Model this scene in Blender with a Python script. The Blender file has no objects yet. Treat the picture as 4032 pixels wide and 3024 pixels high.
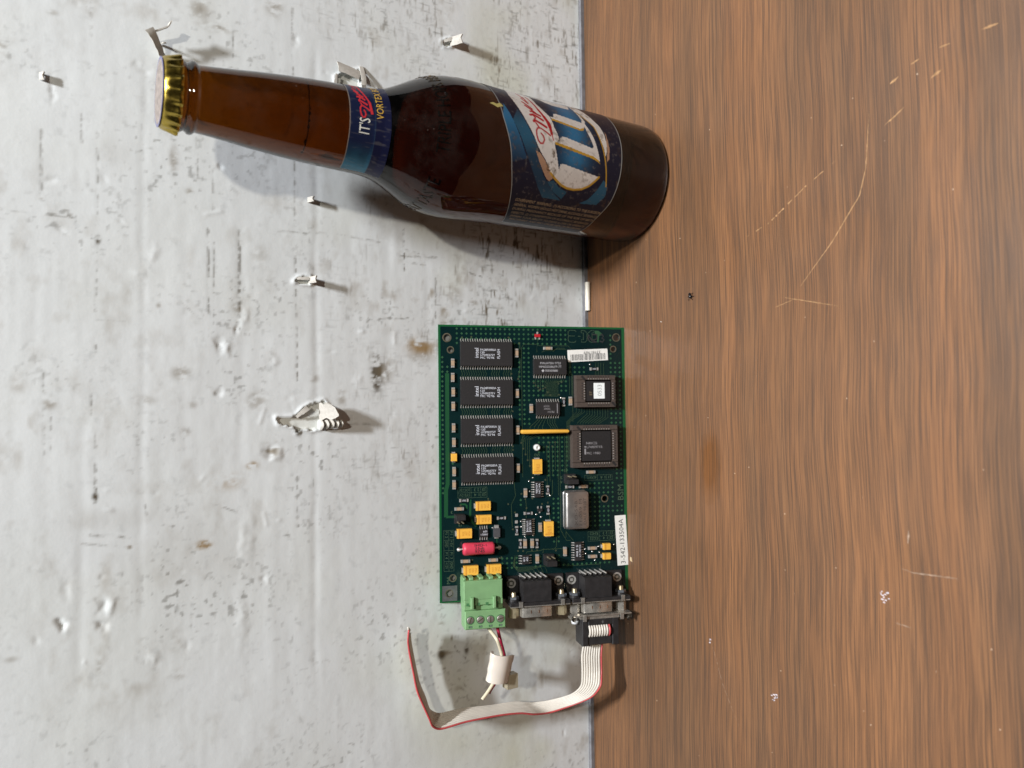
import bpy, bmesh, math, random
import numpy as np
from mathutils import Vector, Matrix

# ------------------------------------------------------------------ camera, world, lamps, exposure
scene = bpy.context.scene
MM = 0.001
def rad(a): return math.radians(a)

cam_d = bpy.data.cameras.new('camera')
cam = bpy.data.objects.new('camera', cam_d)
scene.collection.objects.link(cam)
scene.camera = cam
cam_d.sensor_width = 36.0
cam_d.lens = 2954.26 / 4032 * 36.0
cam_d.clip_start = 0.01
cam_d.clip_end = 20
YAW, PITCH, ROLL = rad(2.689), rad(31.862), rad(0.83)
_f = Vector((math.sin(YAW)*math.cos(PITCH), math.cos(YAW)*math.cos(PITCH), -math.sin(PITCH)))
_r = Vector((math.cos(YAW), -math.sin(YAW), 0))
_u = _r.cross(_f)
_r2 = _r*math.cos(ROLL) + _u*math.sin(ROLL)
_u2 = -_r*math.sin(ROLL) + _u*math.cos(ROLL)
# the phone was held sideways: world up points to the picture's left
_cx, _cy, _cz = -_u2, _r2, -_f
cam.matrix_world = Matrix(((_cx.x, _cy.x, _cz.x, -27.22*MM), (_cx.y, _cy.y, _cz.y, -340.98*MM),
                           (_cx.z, _cy.z, _cz.z, 262.69*MM), (0, 0, 0, 1)))
cam_d.dof.use_dof = True
cam_d.dof.focus_distance = 0.355
cam_d.dof.aperture_fstop = 11.0

world = bpy.data.worlds.new('World')
scene.world = world
world.use_nodes = True
world.node_tree.nodes['Background'].inputs[0].default_value = (0.93, 0.95, 1.0, 1)
world.node_tree.nodes['Background'].inputs[1].default_value = 0.012

def lamp(name, loc, power, size, col):
    d = bpy.data.lights.new(name, 'POINT')
    d.energy = power; d.shadow_soft_size = size*MM; d.color = col
    o = bpy.data.objects.new(name, d); scene.collection.objects.link(o)
    o.location = Vector(loc)*MM
    return o
# short fluorescent tube above, running along the wall
_d = bpy.data.lights.new('ceiling_lamp', 'AREA'); _d.shape = 'RECTANGLE'; _d.size = 0.20; _d.size_y = 0.055
_d.energy = 41.5; _d.color = (0.95, 0.965, 1.0)
_o = bpy.data.objects.new('ceiling_lamp', _d); scene.collection.objects.link(_o)
_o.location = (0.32, -0.45, 1.60)
_dir = (Vector((0, -0.06, 0.08))-_o.location).normalized()
_z = -_dir; _x = (Vector((1, 0, 0))-_z*_z.x).normalized(); _y = _z.cross(_x)
_o.matrix_world = Matrix(((_x.x,_y.x,_z.x,0.32),(_x.y,_y.y,_z.y,-0.45),(_x.z,_y.z,_z.z,1.60),(0,0,0,1)))
lamp('bench_lamp', (203, -740, 920), 17.5, 22, (1.0, 0.925, 0.80))

vs = scene.view_settings
vs.view_transform = 'Standard'; vs.look = 'None'; vs.exposure = 0.0; vs.gamma = 1.0
vs.use_curve_mapping = False
scene.cycles.use_denoising = True
scene.cycles.max_bounces = 14
scene.cycles.transmission_bounces = 12
scene.cycles.glossy_bounces = 6
scene.cycles.diffuse_bounces = 4
scene.cycles.caustics_refractive = False
scene.cycles.caustics_reflective = True
scene.cycles.sample_clamp_indirect = 4.0

# ------------------------------------------------------------------ helpers
rng = np.random.default_rng(7)
random.seed(7)
COL = scene.collection

def mat(name, col, rough=0.5, metal=0.0, spec=0.5, **kw):
    m = bpy.data.materials.new(name); m.use_nodes = True
    b = m.node_tree.nodes['Principled BSDF']
    b.inputs['Base Color'].default_value = (*col, 1)
    b.inputs['Roughness'].default_value = rough
    b.inputs['Metallic'].default_value = metal
    b.inputs['Specular IOR Level'].default_value = spec
    for k, v in kw.items(): b.inputs[k.replace('_', ' ')].default_value = v
    return m

def noisy(m, scale=400, amount=0.25, bump=0.0, detail=4, rough_var=0.0):
    """break the flat colour up with a little procedural grime"""
    nt = m.node_tree; b = nt.nodes['Principled BSDF']
    tc = nt.nodes.new('ShaderNodeTexCoord'); n = nt.nodes.new('ShaderNodeTexNoise')
    n.inputs['Scale'].default_value = scale; n.inputs['Detail'].default_value = detail
    nt.links.new(tc.outputs['Object'], n.inputs['Vector'])
    mix = nt.nodes.new('ShaderNodeMix'); mix.data_type = 'RGBA'; mix.blend_type = 'MULTIPLY'
    mr = nt.nodes.new('ShaderNodeMapRange')
    mr.inputs[1].default_value = 0.3; mr.inputs[2].default_value = 0.7
    mr.inputs[3].default_value = 1 - amount; mr.inputs[4].default_value = 1 + amount*0.4
    nt.links.new(n.outputs['Fac'], mr.inputs[0])
    mix.inputs[0].default_value = 1.0
    mix.inputs[6].default_value = b.inputs['Base Color'].default_value
    nt.links.new(mr.outputs[0], mix.inputs[7])
    nt.links.new(mix.outputs[2], b.inputs['Base Color'])
    if bump:
        bp = nt.nodes.new('ShaderNodeBump'); bp.inputs['Strength'].default_value = bump
        bp.inputs['Distance'].default_value = 0.0002
        nt.links.new(n.outputs['Fac'], bp.inputs['Height']); nt.links.new(bp.outputs[0], b.inputs['Normal'])
    if rough_var:
        r0 = b.inputs['Roughness'].default_value
        m2 = nt.nodes.new('ShaderNodeMapRange')
        m2.inputs[3].default_value = max(0.02, r0 - rough_var); m2.inputs[4].default_value = min(1, r0 + rough_var)
        nt.links.new(n.outputs['Fac'], m2.inputs[0]); nt.links.new(m2.outputs[0], b.inputs['Roughness'])
    return m

class MB:
    """collects shapes in millimetres, built as one mesh"""
    def __init__(self): self.v = []; self.f = []
    def add(self, vs_, fs):
        o = len(self.v); self.v += [tuple(p) for p in vs_]; self.f += [tuple(i+o for i in f) for f in fs]
        return self
    def box(self, x0, y0, z0, x1, y1, z1, taper=0.0):
        if x0 > x1: x0, x1 = x1, x0
        if y0 > y1: y0, y1 = y1, y0
        t = taper
        return self.add([(x0,y0,z0),(x1,y0,z0),(x1,y1,z0),(x0,y1,z0),(x0+t,y0+t,z1),(x1-t,y0+t,z1),(x1-t,y1-t,z1),(x0+t,y1-t,z1)],
                        [(3,2,1,0),(4,5,6,7),(0,1,5,4),(1,2,6,5),(2,3,7,6),(3,0,4,7)])
    def bbox(self, x0, y0, z0, x1, y1, z1, b=0.3):
        """box with chamfered top edges"""
        if x0 > x1: x0, x1 = x1, x0
        if y0 > y1: y0, y1 = y1, y0
        r = lambda i, z: [(x0+i,y0+i,z),(x1-i,y0+i,z),(x1-i,y1-i,z),(x0+i,y1-i,z)]
        fs = [(3,2,1,0)]
        for k in (0, 4):
            fs += [(k+i, k+(i+1) % 4, k+4+(i+1) % 4, k+4+i) for i in range(4)]
        fs.append((8,9,10,11))
        return self.add(r(0,z0)+r(0,z1-b)+r(b,z1), fs)
    def prism(self, pts, z0, z1, inset=0.0):
        n = len(pts); cx = sum(p[0] for p in pts)/n; cy = sum(p[1] for p in pts)/n
        # counter-clockwise
        a = sum(pts[i][0]*pts[(i+1) % n][1]-pts[(i+1) % n][0]*pts[i][1] for i in range(n))
        if a < 0: pts = pts[::-1]
        up = []
        for x, y in pts:
            d = math.hypot(x-cx, y-cy) or 1
            up.append((x-(x-cx)/d*inset, y-(y-cy)/d*inset, z1))
        return self.add([(x,y,z0) for x,y in pts]+up,
                        [tuple(range(n-1,-1,-1)), tuple(range(n,2*n))]+[(i,(i+1) % n,n+(i+1) % n,n+i) for i in range(n)])
    def cyl(self, p0, p1, r0, r1=None, seg=16, caps=True):
        r1 = r0 if r1 is None else r1
        p0, p1 = Vector(p0), Vector(p1); d = (p1-p0).normalized()
        a = d.orthogonal().normalized(); b = d.cross(a)
        vs_ = []
        for p, r in ((p0,r0),(p1,r1)):
            for i in range(seg):
                t = 2*math.pi*i/seg
                vs_.append(p+(a*math.cos(t)+b*math.sin(t))*r)
        fs = [(i,(i+1) % seg,seg+(i+1) % seg,seg+i) for i in range(seg)]
        if caps: fs += [tuple(range(seg-1,-1,-1)), tuple(range(seg,2*seg))]
        return self.add(vs_, fs)
    def tube(self, pts, r, seg=10, caps=True):
        pts = [Vector(p) for p in pts]; n = len(pts); vs_ = []; prev = None
        rs = r if isinstance(r, (list, tuple)) else [r]*n
        for k, p in enumerate(pts):
            d = (pts[min(k+1,n-1)]-pts[max(k-1,0)]).normalized()
            if prev is None: a = d.orthogonal().normalized()
            else: a = (prev-d*prev.dot(d)).normalized()
            prev = a; b = d.cross(a)
            for i in range(seg):
                t = 2*math.pi*i/seg
                vs_.append(p+(a*math.cos(t)+b*math.sin(t))*rs[k])
        fs = [(k*seg+i,k*seg+(i+1) % seg,(k+1)*seg+(i+1) % seg,(k+1)*seg+i) for k in range(n-1) for i in range(seg)]
        if caps: fs += [tuple(range(seg-1,-1,-1)), tuple(range((n-1)*seg,n*seg))]
        return self.add(vs_, fs)
    def lathe(self, prof, centre=(0,0), seg=96, cap0=True, cap1=True):
        vs_ = []; cx, cy = centre
        for r, z in prof:
            for i in range(seg):
                t = 2*math.pi*i/seg; vs_.append((cx+r*math.cos(t), cy+r*math.sin(t), z))
        n = len(prof)
        fs = [(k*seg+i,k*seg+(i+1) % seg,(k+1)*seg+(i+1) % seg,(k+1)*seg+i) for k in range(n-1) for i in range(seg)]
        if cap0: fs.append(tuple(range(seg-1,-1,-1)))
        if cap1: fs.append(tuple(range((n-1)*seg,n*seg)))
        return self.add(vs_, fs)
    def ring(self, c, r0, r1, z0, z1, seg=24):
        """flat washer on local z"""
        vs_ = []
        for z in (z0, z1):
            for r in (r0, r1):
                for i in range(seg):
                    t = 2*math.pi*i/seg; vs_.append((c[0]+r*math.cos(t), c[1]+r*math.sin(t), z))
        A, B, C_, D = 0, seg, 2*seg, 3*seg; fs = []
        for i in range(seg):
            j = (i+1) % seg
            fs += [(C_+i,D+i,D+j,C_+j),(B+i,A+i,A+j,B+j),(A+i,C_+i,C_+j,A+j),(B+j,D+j,D+i,B+i)]
        return self.add(vs_, fs)
    def strip(self, pts, w, z):
        """flat painted line of width w on the plane z"""
        n = len(pts)
        L = []; Rr = []
        for k in range(n):
            x0, y0 = pts[max(k-1,0)]; x1, y1 = pts[min(k+1,n-1)]
            d = math.hypot(x1-x0, y1-y0) or 1
            nx, ny = -(y1-y0)/d*w/2, (x1-x0)/d*w/2
            L.append((pts[k][0]+nx, pts[k][1]+ny, z)); Rr.append((pts[k][0]-nx, pts[k][1]-ny, z))
        return self.add(L+Rr, [(n+k,n+k+1,k+1,k) for k in range(n-1)])
    def mesh(self, name, material, smooth=False):
        me = bpy.data.meshes.new(name)
        me.from_pydata([(x*MM,y*MM,z*MM) for x,y,z in self.v], [], self.f)
        if material: me.materials.append(material)
        if smooth:
            me.polygons.foreach_set('use_smooth', [True]*len(me.polygons))
        me.update()
        return me
    def build(self, name, material, parent=None, smooth=False):
        return place(name, self.mesh(name, material, smooth), parent)

def place(name, me, parent=None, loc=None, rz=None):
    o = bpy.data.objects.new(name, me); COL.objects.link(o)
    if parent is not None: o.parent = parent
    if loc is not None: o.location = Vector(loc)*MM
    if rz is not None: o.rotation_euler.z = rz
    return o
def autosmooth(o, ang=35):
    """smooth shading with hard edges kept"""
    me = o.data
    me.polygons.foreach_set('use_smooth', [True]*len(me.polygons))
    bm = bmesh.new(); bm.from_mesh(me)
    for e in bm.edges:
        if len(e.link_faces) == 2 and e.calc_face_angle(0) > rad(ang): e.smooth = False
    bm.to_mesh(me); bm.free()
    return o
def empty(name, loc=(0,0,0), rot=(0,0,0)):
    o = bpy.data.objects.new(name, None); COL.objects.link(o)
    o.location = Vector(loc)*MM; o.rotation_euler = rot; o.empty_display_size = 0.01
    return o
def tag(o, label=None, cat=None, group=None, kind=None):
    if label: o['label'] = label
    if cat: o['category'] = cat
    if group: o['group'] = group
    if kind: o['kind'] = kind
    return o

# lettering: flat outlines of the built-in font, made once per string
_txt = {}
def text_outline(s):
    if s in _txt: return _txt[s]
    c = bpy.data.curves.new('lettering', 'FONT'); c.body = s; c.resolution_u = 2; c.fill_mode = 'FRONT'
    o = bpy.data.objects.new('lettering', c); COL.objects.link(o)
    dg = bpy.context.evaluated_depsgraph_get(); e = o.evaluated_get(dg); me = e.to_mesh()
    v = np.array([p.co[:2] for p in me.vertices]) if len(me.vertices) else np.zeros((0,2))
    f = [tuple(p.vertices) for p in me.polygons]
    e.to_mesh_clear(); bpy.data.objects.remove(o); bpy.data.curves.remove(c)
    if len(v):
        v[:,0] -= v[:,0].min()
    _txt[s] = (v, f)
    return _txt[s]
def put_text(mb, s, fn, width=None, height=None, align='l', squeeze=None):
    """scale string to width/height (mm) and map (x,y)->3D with fn"""
    v, f = text_outline(s)
    if not len(v): return
    w = v[:,0].max(); h = 0.7
    sy = height/h if height else width/w
    sx = width/w if width else sy*(squeeze or 1)
    if height is None: sy = sx
    x = v[:,0]*sx; y = v[:,1]*sy
    if align == 'c': x = x-w*sx/2
    mb.add([fn(a, b) for a, b in zip(x, y)], f)
TEXTS = ['intel','PA28F008SA','120','U7490375Y','MC \'92\'96','FLASH','MALAYSIA 9733','HM62256BLFP-7T','000000880','573WM','MM74HC','P815H',
 '0533','ST','N80C32','L7480971B','MC 1980','33981989','3-542-133504A','BSM','J1','1 4','ALWAYS','J3','2 3','LOC12V','SYS12V','J2','RS422','RS232',
 'P1 1','P1 2','+5V','GND','P1 3','P1 4','+12V','M4','XO-54B','11.059 M','.DALE 9828T','IHD-1','33uh','9745','MAX8215','CSD 9811','9815','LT1381CS',
 '815','490','980GM','HC14A','601','1109A1','226','20K','M2A','100','330','471','E-',"IT'S",'VORTEX BOTTLE','GREAT TASTE','TRIPLE HOPS BREWED','3','4',
 'GOVERNMENT  WARNING:','(1) ACCORDING TO THE SURGEON','GENERAL, WOMEN SHOULD NOT DRINK ALCOHOLIC BEVERAGES','DURING PREGNANCY BECAUSE OF THE RISK OF BIRTH',
 'DEFECTS. (2) CONSUMPTION OF ALCOHOLIC BEVERAGES','IMPAIRS YOUR ABILITY TO DRIVE A CAR OR OPERATE','MACHINERY, AND MAY CAUSE HEALTH PROBLEMS.','XC3']
for _s in TEXTS: text_outline(_s)

# value noise in numpy, used for relief and stains with a shape of their own
def vnoise(X, Y, sx, sy, seed):
    r = np.random.default_rng(seed); N = 256
    g = r.random((N, N))
    x = X/sx+1000.3; y = Y/sy+1000.7
    xi = np.floor(x).astype(int); yi = np.floor(y).astype(int)
    fx = x-xi; fy = y-yi
    fx = fx*fx*(3-2*fx); fy = fy*fy*(3-2*fy)
    a = g[xi % N, yi % N]; b = g[(xi+1) % N, yi % N]; c = g[xi % N, (yi+1) % N]; d = g[(xi+1) % N, (yi+1) % N]
    return (a*(1-fx)+b*fx)*(1-fy)+(c*(1-fx)+d*fx)*fy
def fbm(X, Y, sx, sy, seed, oct=4):
    s = 0; a = 1; t = 0
    for k in range(oct):
        s = s+a*vnoise(X, Y, sx/2**k, sy/2**k, seed+k); t += a; a *= 0.55
    return s/t
def seg_dist(X, Y, pts):
    best = np.full(X.shape, 1e9)
    for (x0,y0),(x1,y1) in zip(pts[:-1], pts[1:]):
        dx, dy = x1-x0, y1-y0; L = dx*dx+dy*dy or 1e-9
        t = np.clip(((X-x0)*dx+(Y-y0)*dy)/L, 0, 1)
        best = np.minimum(best, np.hypot(X-x0-t*dx, Y-y0-t*dy))
    return best
def in_poly(X, Y, pts):
    ins = np.zeros(X.shape, bool); n = len(pts)
    for i in range(n):
        x0, y0 = pts[i]; x1, y1 = pts[(i+1) % n]
        if y0 == y1: continue
        c = ((y0 > Y) != (y1 > Y)) & (X < (x1-x0)*(Y-y0)/(y1-y0)+x0)
        ins ^= c
    return ins
def grid_mesh(name, P, col, material, smooth=True):
    """P (n,m,3) in mm, col (n,m,3) vertex colour of the print / stains"""
    n, m = P.shape[:2]
    i = np.arange(n*m).reshape(n, m)
    q = np.stack([i[:-1,:-1], i[1:,:-1], i[1:,1:], i[:-1,1:]], -1).reshape(-1, 4)
    me = bpy.data.meshes.new(name)
    me.vertices.add(n*m); me.vertices.foreach_set('co', (P.reshape(-1)*MM).astype(np.float32))
    me.loops.add(len(q)*4); me.loops.foreach_set('vertex_index', q.reshape(-1).astype(np.int32))
    me.polygons.add(len(q)); me.polygons.foreach_set('loop_start', np.arange(0, len(q)*4, 4, dtype=np.int32))
    if col is not None:
        at = me.color_attributes.new('print', 'FLOAT_COLOR', 'POINT')
        c4 = np.ones((n*m, 4), np.float32); c4[:,:3] = col.reshape(-1, 3)
        at.data.foreach_set('color', c4.reshape(-1))
    me.update(calc_edges=True); me.validate()
    if smooth: me.polygons.foreach_set('use_smooth', np.ones(len(q), bool))
    me.materials.append(material)
    return me

# ------------------------------------------------------------------ the white board behind: dents, creases, stains, tears
WALL_LINES = [
([(141.7,249.0),(126.9,248.9)],0.32,0.4),
([(94.7,251.9),(82.5,251.8)],0.32,0.5),
([(88.0,246.3),(49.9,245.9)],0.24,0.5),
([(85.4,265.6),(60.4,265.2)],0.32,0.5),
([(79.5,202.2),(62.6,202.1)],0.24,0.5),
([(92.7,209.0),(74.9,208.3)],0.24,0.35),
([(52.2,278.2),(52.3,253.3)],0.4,0.3),
([(94.6,230.1),(79.6,229.4)],0.32,0.25),
([(161.1,168.1),(59.8,166.7)],0.48,0.55),
([(140.7,194.2),(131.4,194.2)],0.32,0.5),
([(45.5,245.6),(15.5,246.3)],0.32,0.45),
([(4.4,246.2),(-0.5,246.1)],0.4,0.5),
([(-17.6,247.6),(-27.4,247.3)],0.4,0.5),
([(-32.9,245.8),(-42.7,245.7)],0.32,0.5),
([(53.9,204.3),(15.2,203.5)],0.56,0.6),
([(48.2,201.8),(15.9,201.6)],0.24,0.5),
([(54.3,191.2),(11.7,191.0)],0.56,0.6),
([(-9.7,263.7),(-42.0,262.8)],0.32,0.4),
([(-25.6,261.0),(-42.1,260.8)],0.32,0.4),
([(45.8,166.7),(-10.9,165.4)],0.48,0.55),
([(22.1,215.3),(14.4,207.1)],0.24,0.2),
([(12.2,245.8),(12.2,235.9)],0.24,0.2),
([(-42.7,245.7),(-60.6,245.5)],0.4,0.75),
([(-73.2,247.3),(-75.6,233.2)],0.48,0.55),
([(-76.4,250.0),(-79.5,232.6)],0.32,0.35),
([(-62.4,227.7),(-66.9,227.2)],0.24,0.45),
([(-71.7,221.0),(-72.5,214.7)],0.32,0.4),
([(-64.3,201.7),(-68.6,191.6)],0.24,0.5),
([(-52.0,165.6),(-76.8,165.3)],0.24,0.55),
([(-80.6,173.9),(-80.7,168.4)],0.24,0.5),
([(-89.3,236.0),(-93.2,235.5)],0.4,0.3),
([(64.5,112.9),(44.5,112.6)],0.24,0.9),
([(51.2,114.4),(52.6,94.0)],0.4,0.6),
([(48.8,111.5),(48.1,100.2)],0.24,0.8),
([(17.4,132.4),(18.7,131.0),(19.9,121.8),(20.7,110.9)],0.16,0.6),
([(48.4,79.0),(46.2,74.9),(45.0,68.3)],0.24,0.7),
([(41.9,95.4),(18.1,95.6)],0.16,0.6),
([(56.2,175.4),(58.5,146.0),(56.6,121.7),(53.2,101.7)],0.32,0.35),
([(54.3,191.0),(21.4,191.4)],0.72,0.45),
([(-3.4,166.1),(-10.9,165.4)],0.48,0.6),
([(-31.3,142.1),(-31.2,126.3)],0.24,0.4),
([(-143.3,86.6),(-146.3,84.7),(-150.8,79.7)],0.24,0.8),
([(-149.1,94.9),(-153.8,94.6),(-153.7,91.6)],0.35,0.6),
([(-161.5,90.5),(-163.1,86.0),(-167.3,79.9)],0.28,0.4),
([(-159.7,84.4),(-165.0,79.9)],0.28,0.55),
([(-173.3,76.8),(-166.9,66.5)],0.12,0.25),
]
WALL_BLOBS = [
(149.3,207.9,3.9,3.5,0.5),
(143.0,201.7,1.7,5.4,0.45),
(116.0,278.2,3.4,2.8,0.4),
(81.6,217.9,4.9,1.5,0.5),
(81.1,240.6,4.7,5.2,0.14),
(69.0,211.3,1.2,1.6,0.5),
(159.5,176.2,4.1,3.3,0.5),
(58.7,264.5,1.0,1.4,0.5),
(62.7,208.5,0.6,0.7,0.8),
(138.8,249.0,3.6,1.6,0.3),
(132.9,262.2,0.9,1.6,0.4),
(21.4,191.9,2.7,1.9,0.55),
(-8.7,214.6,2.5,3.4,0.5),
(-20.3,228.1,1.9,3.8,0.35),
(-21.4,261.3,2.0,2.0,0.55),
(-13.5,271.6,3.3,1.9,0.25),
(-20.3,183.6,3.8,3.8,0.4),
(19.2,223.2,0.9,0.8,0.5),
(44.4,245.6,1.5,0.9,0.7),
(-8.8,234.8,1.0,1.2,0.5),
(-22.0,209.7,1.3,1.6,0.35),
(-33.6,212.8,1.6,1.8,0.4),
(-42.3,177.6,2.7,3.2,0.5),
(-58.4,245.5,1.5,0.9,0.7),
(-81.5,204.9,1.7,2.6,0.9),
(-48.6,185.3,1.4,2.0,0.7),
(-55.3,195.6,3.1,5.3,0.4),
(-84.5,209.3,12.8,25.5,0.1),
(-67.8,237.7,3.4,15.3,0.12),
(-120.0,215.4,4.7,2.0,0.25),
(-126.1,243.4,3.9,1.4,0.35),
(-133.7,214.3,1.8,2.9,0.35),
(-117.1,272.4,0.9,1.9,0.35),
(-79.2,233.1,0.8,0.8,0.6),
(-6.3,127.2,8.8,2.6,0.85),
(-4.9,122.6,5.5,3.7,0.5),
(6.6,103.5,3.7,6.6,0.6),
(8.5,108.0,1.6,2.1,0.5),
(35.0,84.7,3.7,5.0,0.3),
(1.0,105.1,2.2,7.1,0.3),
(45.5,182.1,3.3,3.2,0.25),
(30.8,73.4,1.1,2.2,0.5),
(-10.1,157.8,1.5,2.1,0.45),
(-33.4,165.4,2.1,1.5,0.7),
(-19.0,144.7,4.0,1.8,0.5),
(-43.0,176.4,3.2,3.2,0.5),
(-146.7,93.4,2.2,2.1,0.65),
(-146.3,90.4,1.0,3.2,0.55),
(-146.5,79.3,2.1,1.1,0.65),
(-139.4,87.7,1.2,0.5,0.6),
(-151.6,73.5,1.9,1.4,0.2),
(-165.1,84.1,1.1,2.1,0.35),
(-131.5,93.3,0.9,1.7,0.4),
]
WALL_DENTS = [
(-107.4,256.6,2.8,2.2,-2.0),
(-109.4,243.6,3.4,2.6,-1.6),
(-101.4,243.2,2.9,3.1,-1.2),
(-101.9,239.8,4.5,2.2,0.8),
(3.5,199.3,5.5,2.5,-1.2),
(2.5,195.3,3.8,2.5,1.2),
(-16.7,199.2,2.6,1.6,-1),
(11.7,191.9,2.7,1.6,-1),
(16.1,188.4,5.7,3.1,0.8),
(41.0,225.0,4.8,2.3,0.5),
(31.8,231.1,3.1,3.3,0.5),
(-98.3,180.4,3.8,3.2,-0.9),
(-124.0,224.7,5.2,3.3,0.8),
(-93.4,255.0,6.5,2.6,-0.5),
(65.2,262.8,3.5,3.0,-0.6),
(102.6,261.9,9.0,1.6,-0.5),
(-42.9,177.6,3.9,3.8,-1.2),
(-44.9,174.6,3.9,3.9,1.0),
(117.8,230.3,4.3,4.4,-0.6),
(-32.8,165.4,2.7,2.1,-1),
(12.7,133.8,1.2,2.3,0.8),
(-2.3,174.7,2.7,2.6,0.6),
(-11.1,137.3,4.1,3.6,0.5),
(-80.8,187.5,19.8,3.7,0.6),
(-116.1,189.7,19.6,3.7,0.5),
(145.9,166.8,3.5,2.7,-0.8),
(81.8,199.1,2.0,1.3,-1),
]

WALL_HOLES = [[(-27.7,175.0),(-27.8,171.6),(-27.3,166.0),(-24.0,163.5),(-22.2,160.4),(-21.0,156.5),(-20.3,153.3),(-22.8,151.3),(-27.3,153.3),(-29.8,155.2),(-33.0,155.2),(-33.8,159.1),(-32.8,164.1),(-34.6,165.7),(-32.4,166.6),(-30.5,174.0)],
 [(34.1,167.0),(36.2,164.8),(37.1,159.8),(33.7,159.8),(33.5,162.9)],
 [(165.4,90.9),(166.8,88.7),(168.2,85.7),(163.9,86.0),(163.3,90.0)],
 [(133.4,147.7),(136.4,143.8),(138.1,139.3),(140.0,135.2),(128,135),(127,147)]]
def wall_material():
    m = bpy.data.materials.new('worn_white_paper'); m.use_nodes = True
    nt = m.node_tree; b = nt.nodes['Principled BSDF']; L = nt.links.new
    at = nt.nodes.new('ShaderNodeVertexColor'); at.layer_name = 'print'
    tc = nt.nodes.new('ShaderNodeTexCoord')
    n1 = nt.nodes.new('ShaderNodeTexNoise'); n1.inputs['Scale'].default_value = 900; n1.inputs['Detail'].default_value = 5
    n2 = nt.nodes.new('ShaderNodeTexNoise'); n2.inputs['Scale'].default_value = 160; n2.inputs['Detail'].default_value = 6
    L(tc.outputs['Object'], n1.inputs['Vector']); L(tc.outputs['Object'], n2.inputs['Vector'])
    # fine speckle where the grime noise peaks
    mr = nt.nodes.new('ShaderNodeMapRange'); mr.inputs[1].default_value = 0.60; mr.inputs[2].default_value = 0.76
    mr.inputs[3].default_value = 1.0; mr.inputs[4].default_value = 0.86
    L(n2.outputs['Fac'], mr.inputs[0])
    mx = nt.nodes.new('ShaderNodeMix'); mx.data_type = 'RGBA'; mx.blend_type = 'MULTIPLY'; mx.inputs[0].default_value = 1
    L(at.outputs['Color'], mx.inputs[6]); L(mr.outputs[0], mx.inputs[7]); L(mx.outputs[2], b.inputs['Base Color'])
    b.inputs['Roughness'].default_value = 0.72; b.inputs['Specular IOR Level'].default_value = 0.25
    bp = nt.nodes.new('ShaderNodeBump'); bp.inputs['Strength'].default_value = 0.10; bp.inputs['Distance'].default_value = 0.0003
    ad = nt.nodes.new('ShaderNodeMath'); ad.operation = 'ADD'; L(n1.outputs['Fac'], ad.inputs[0]); L(n2.outputs['Fac'], ad.inputs[1])
    L(ad.outputs[0], bp.inputs['Height']); L(bp.outputs[0], b.inputs['Normal'])
    return m
M_wall = wall_material()

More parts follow.
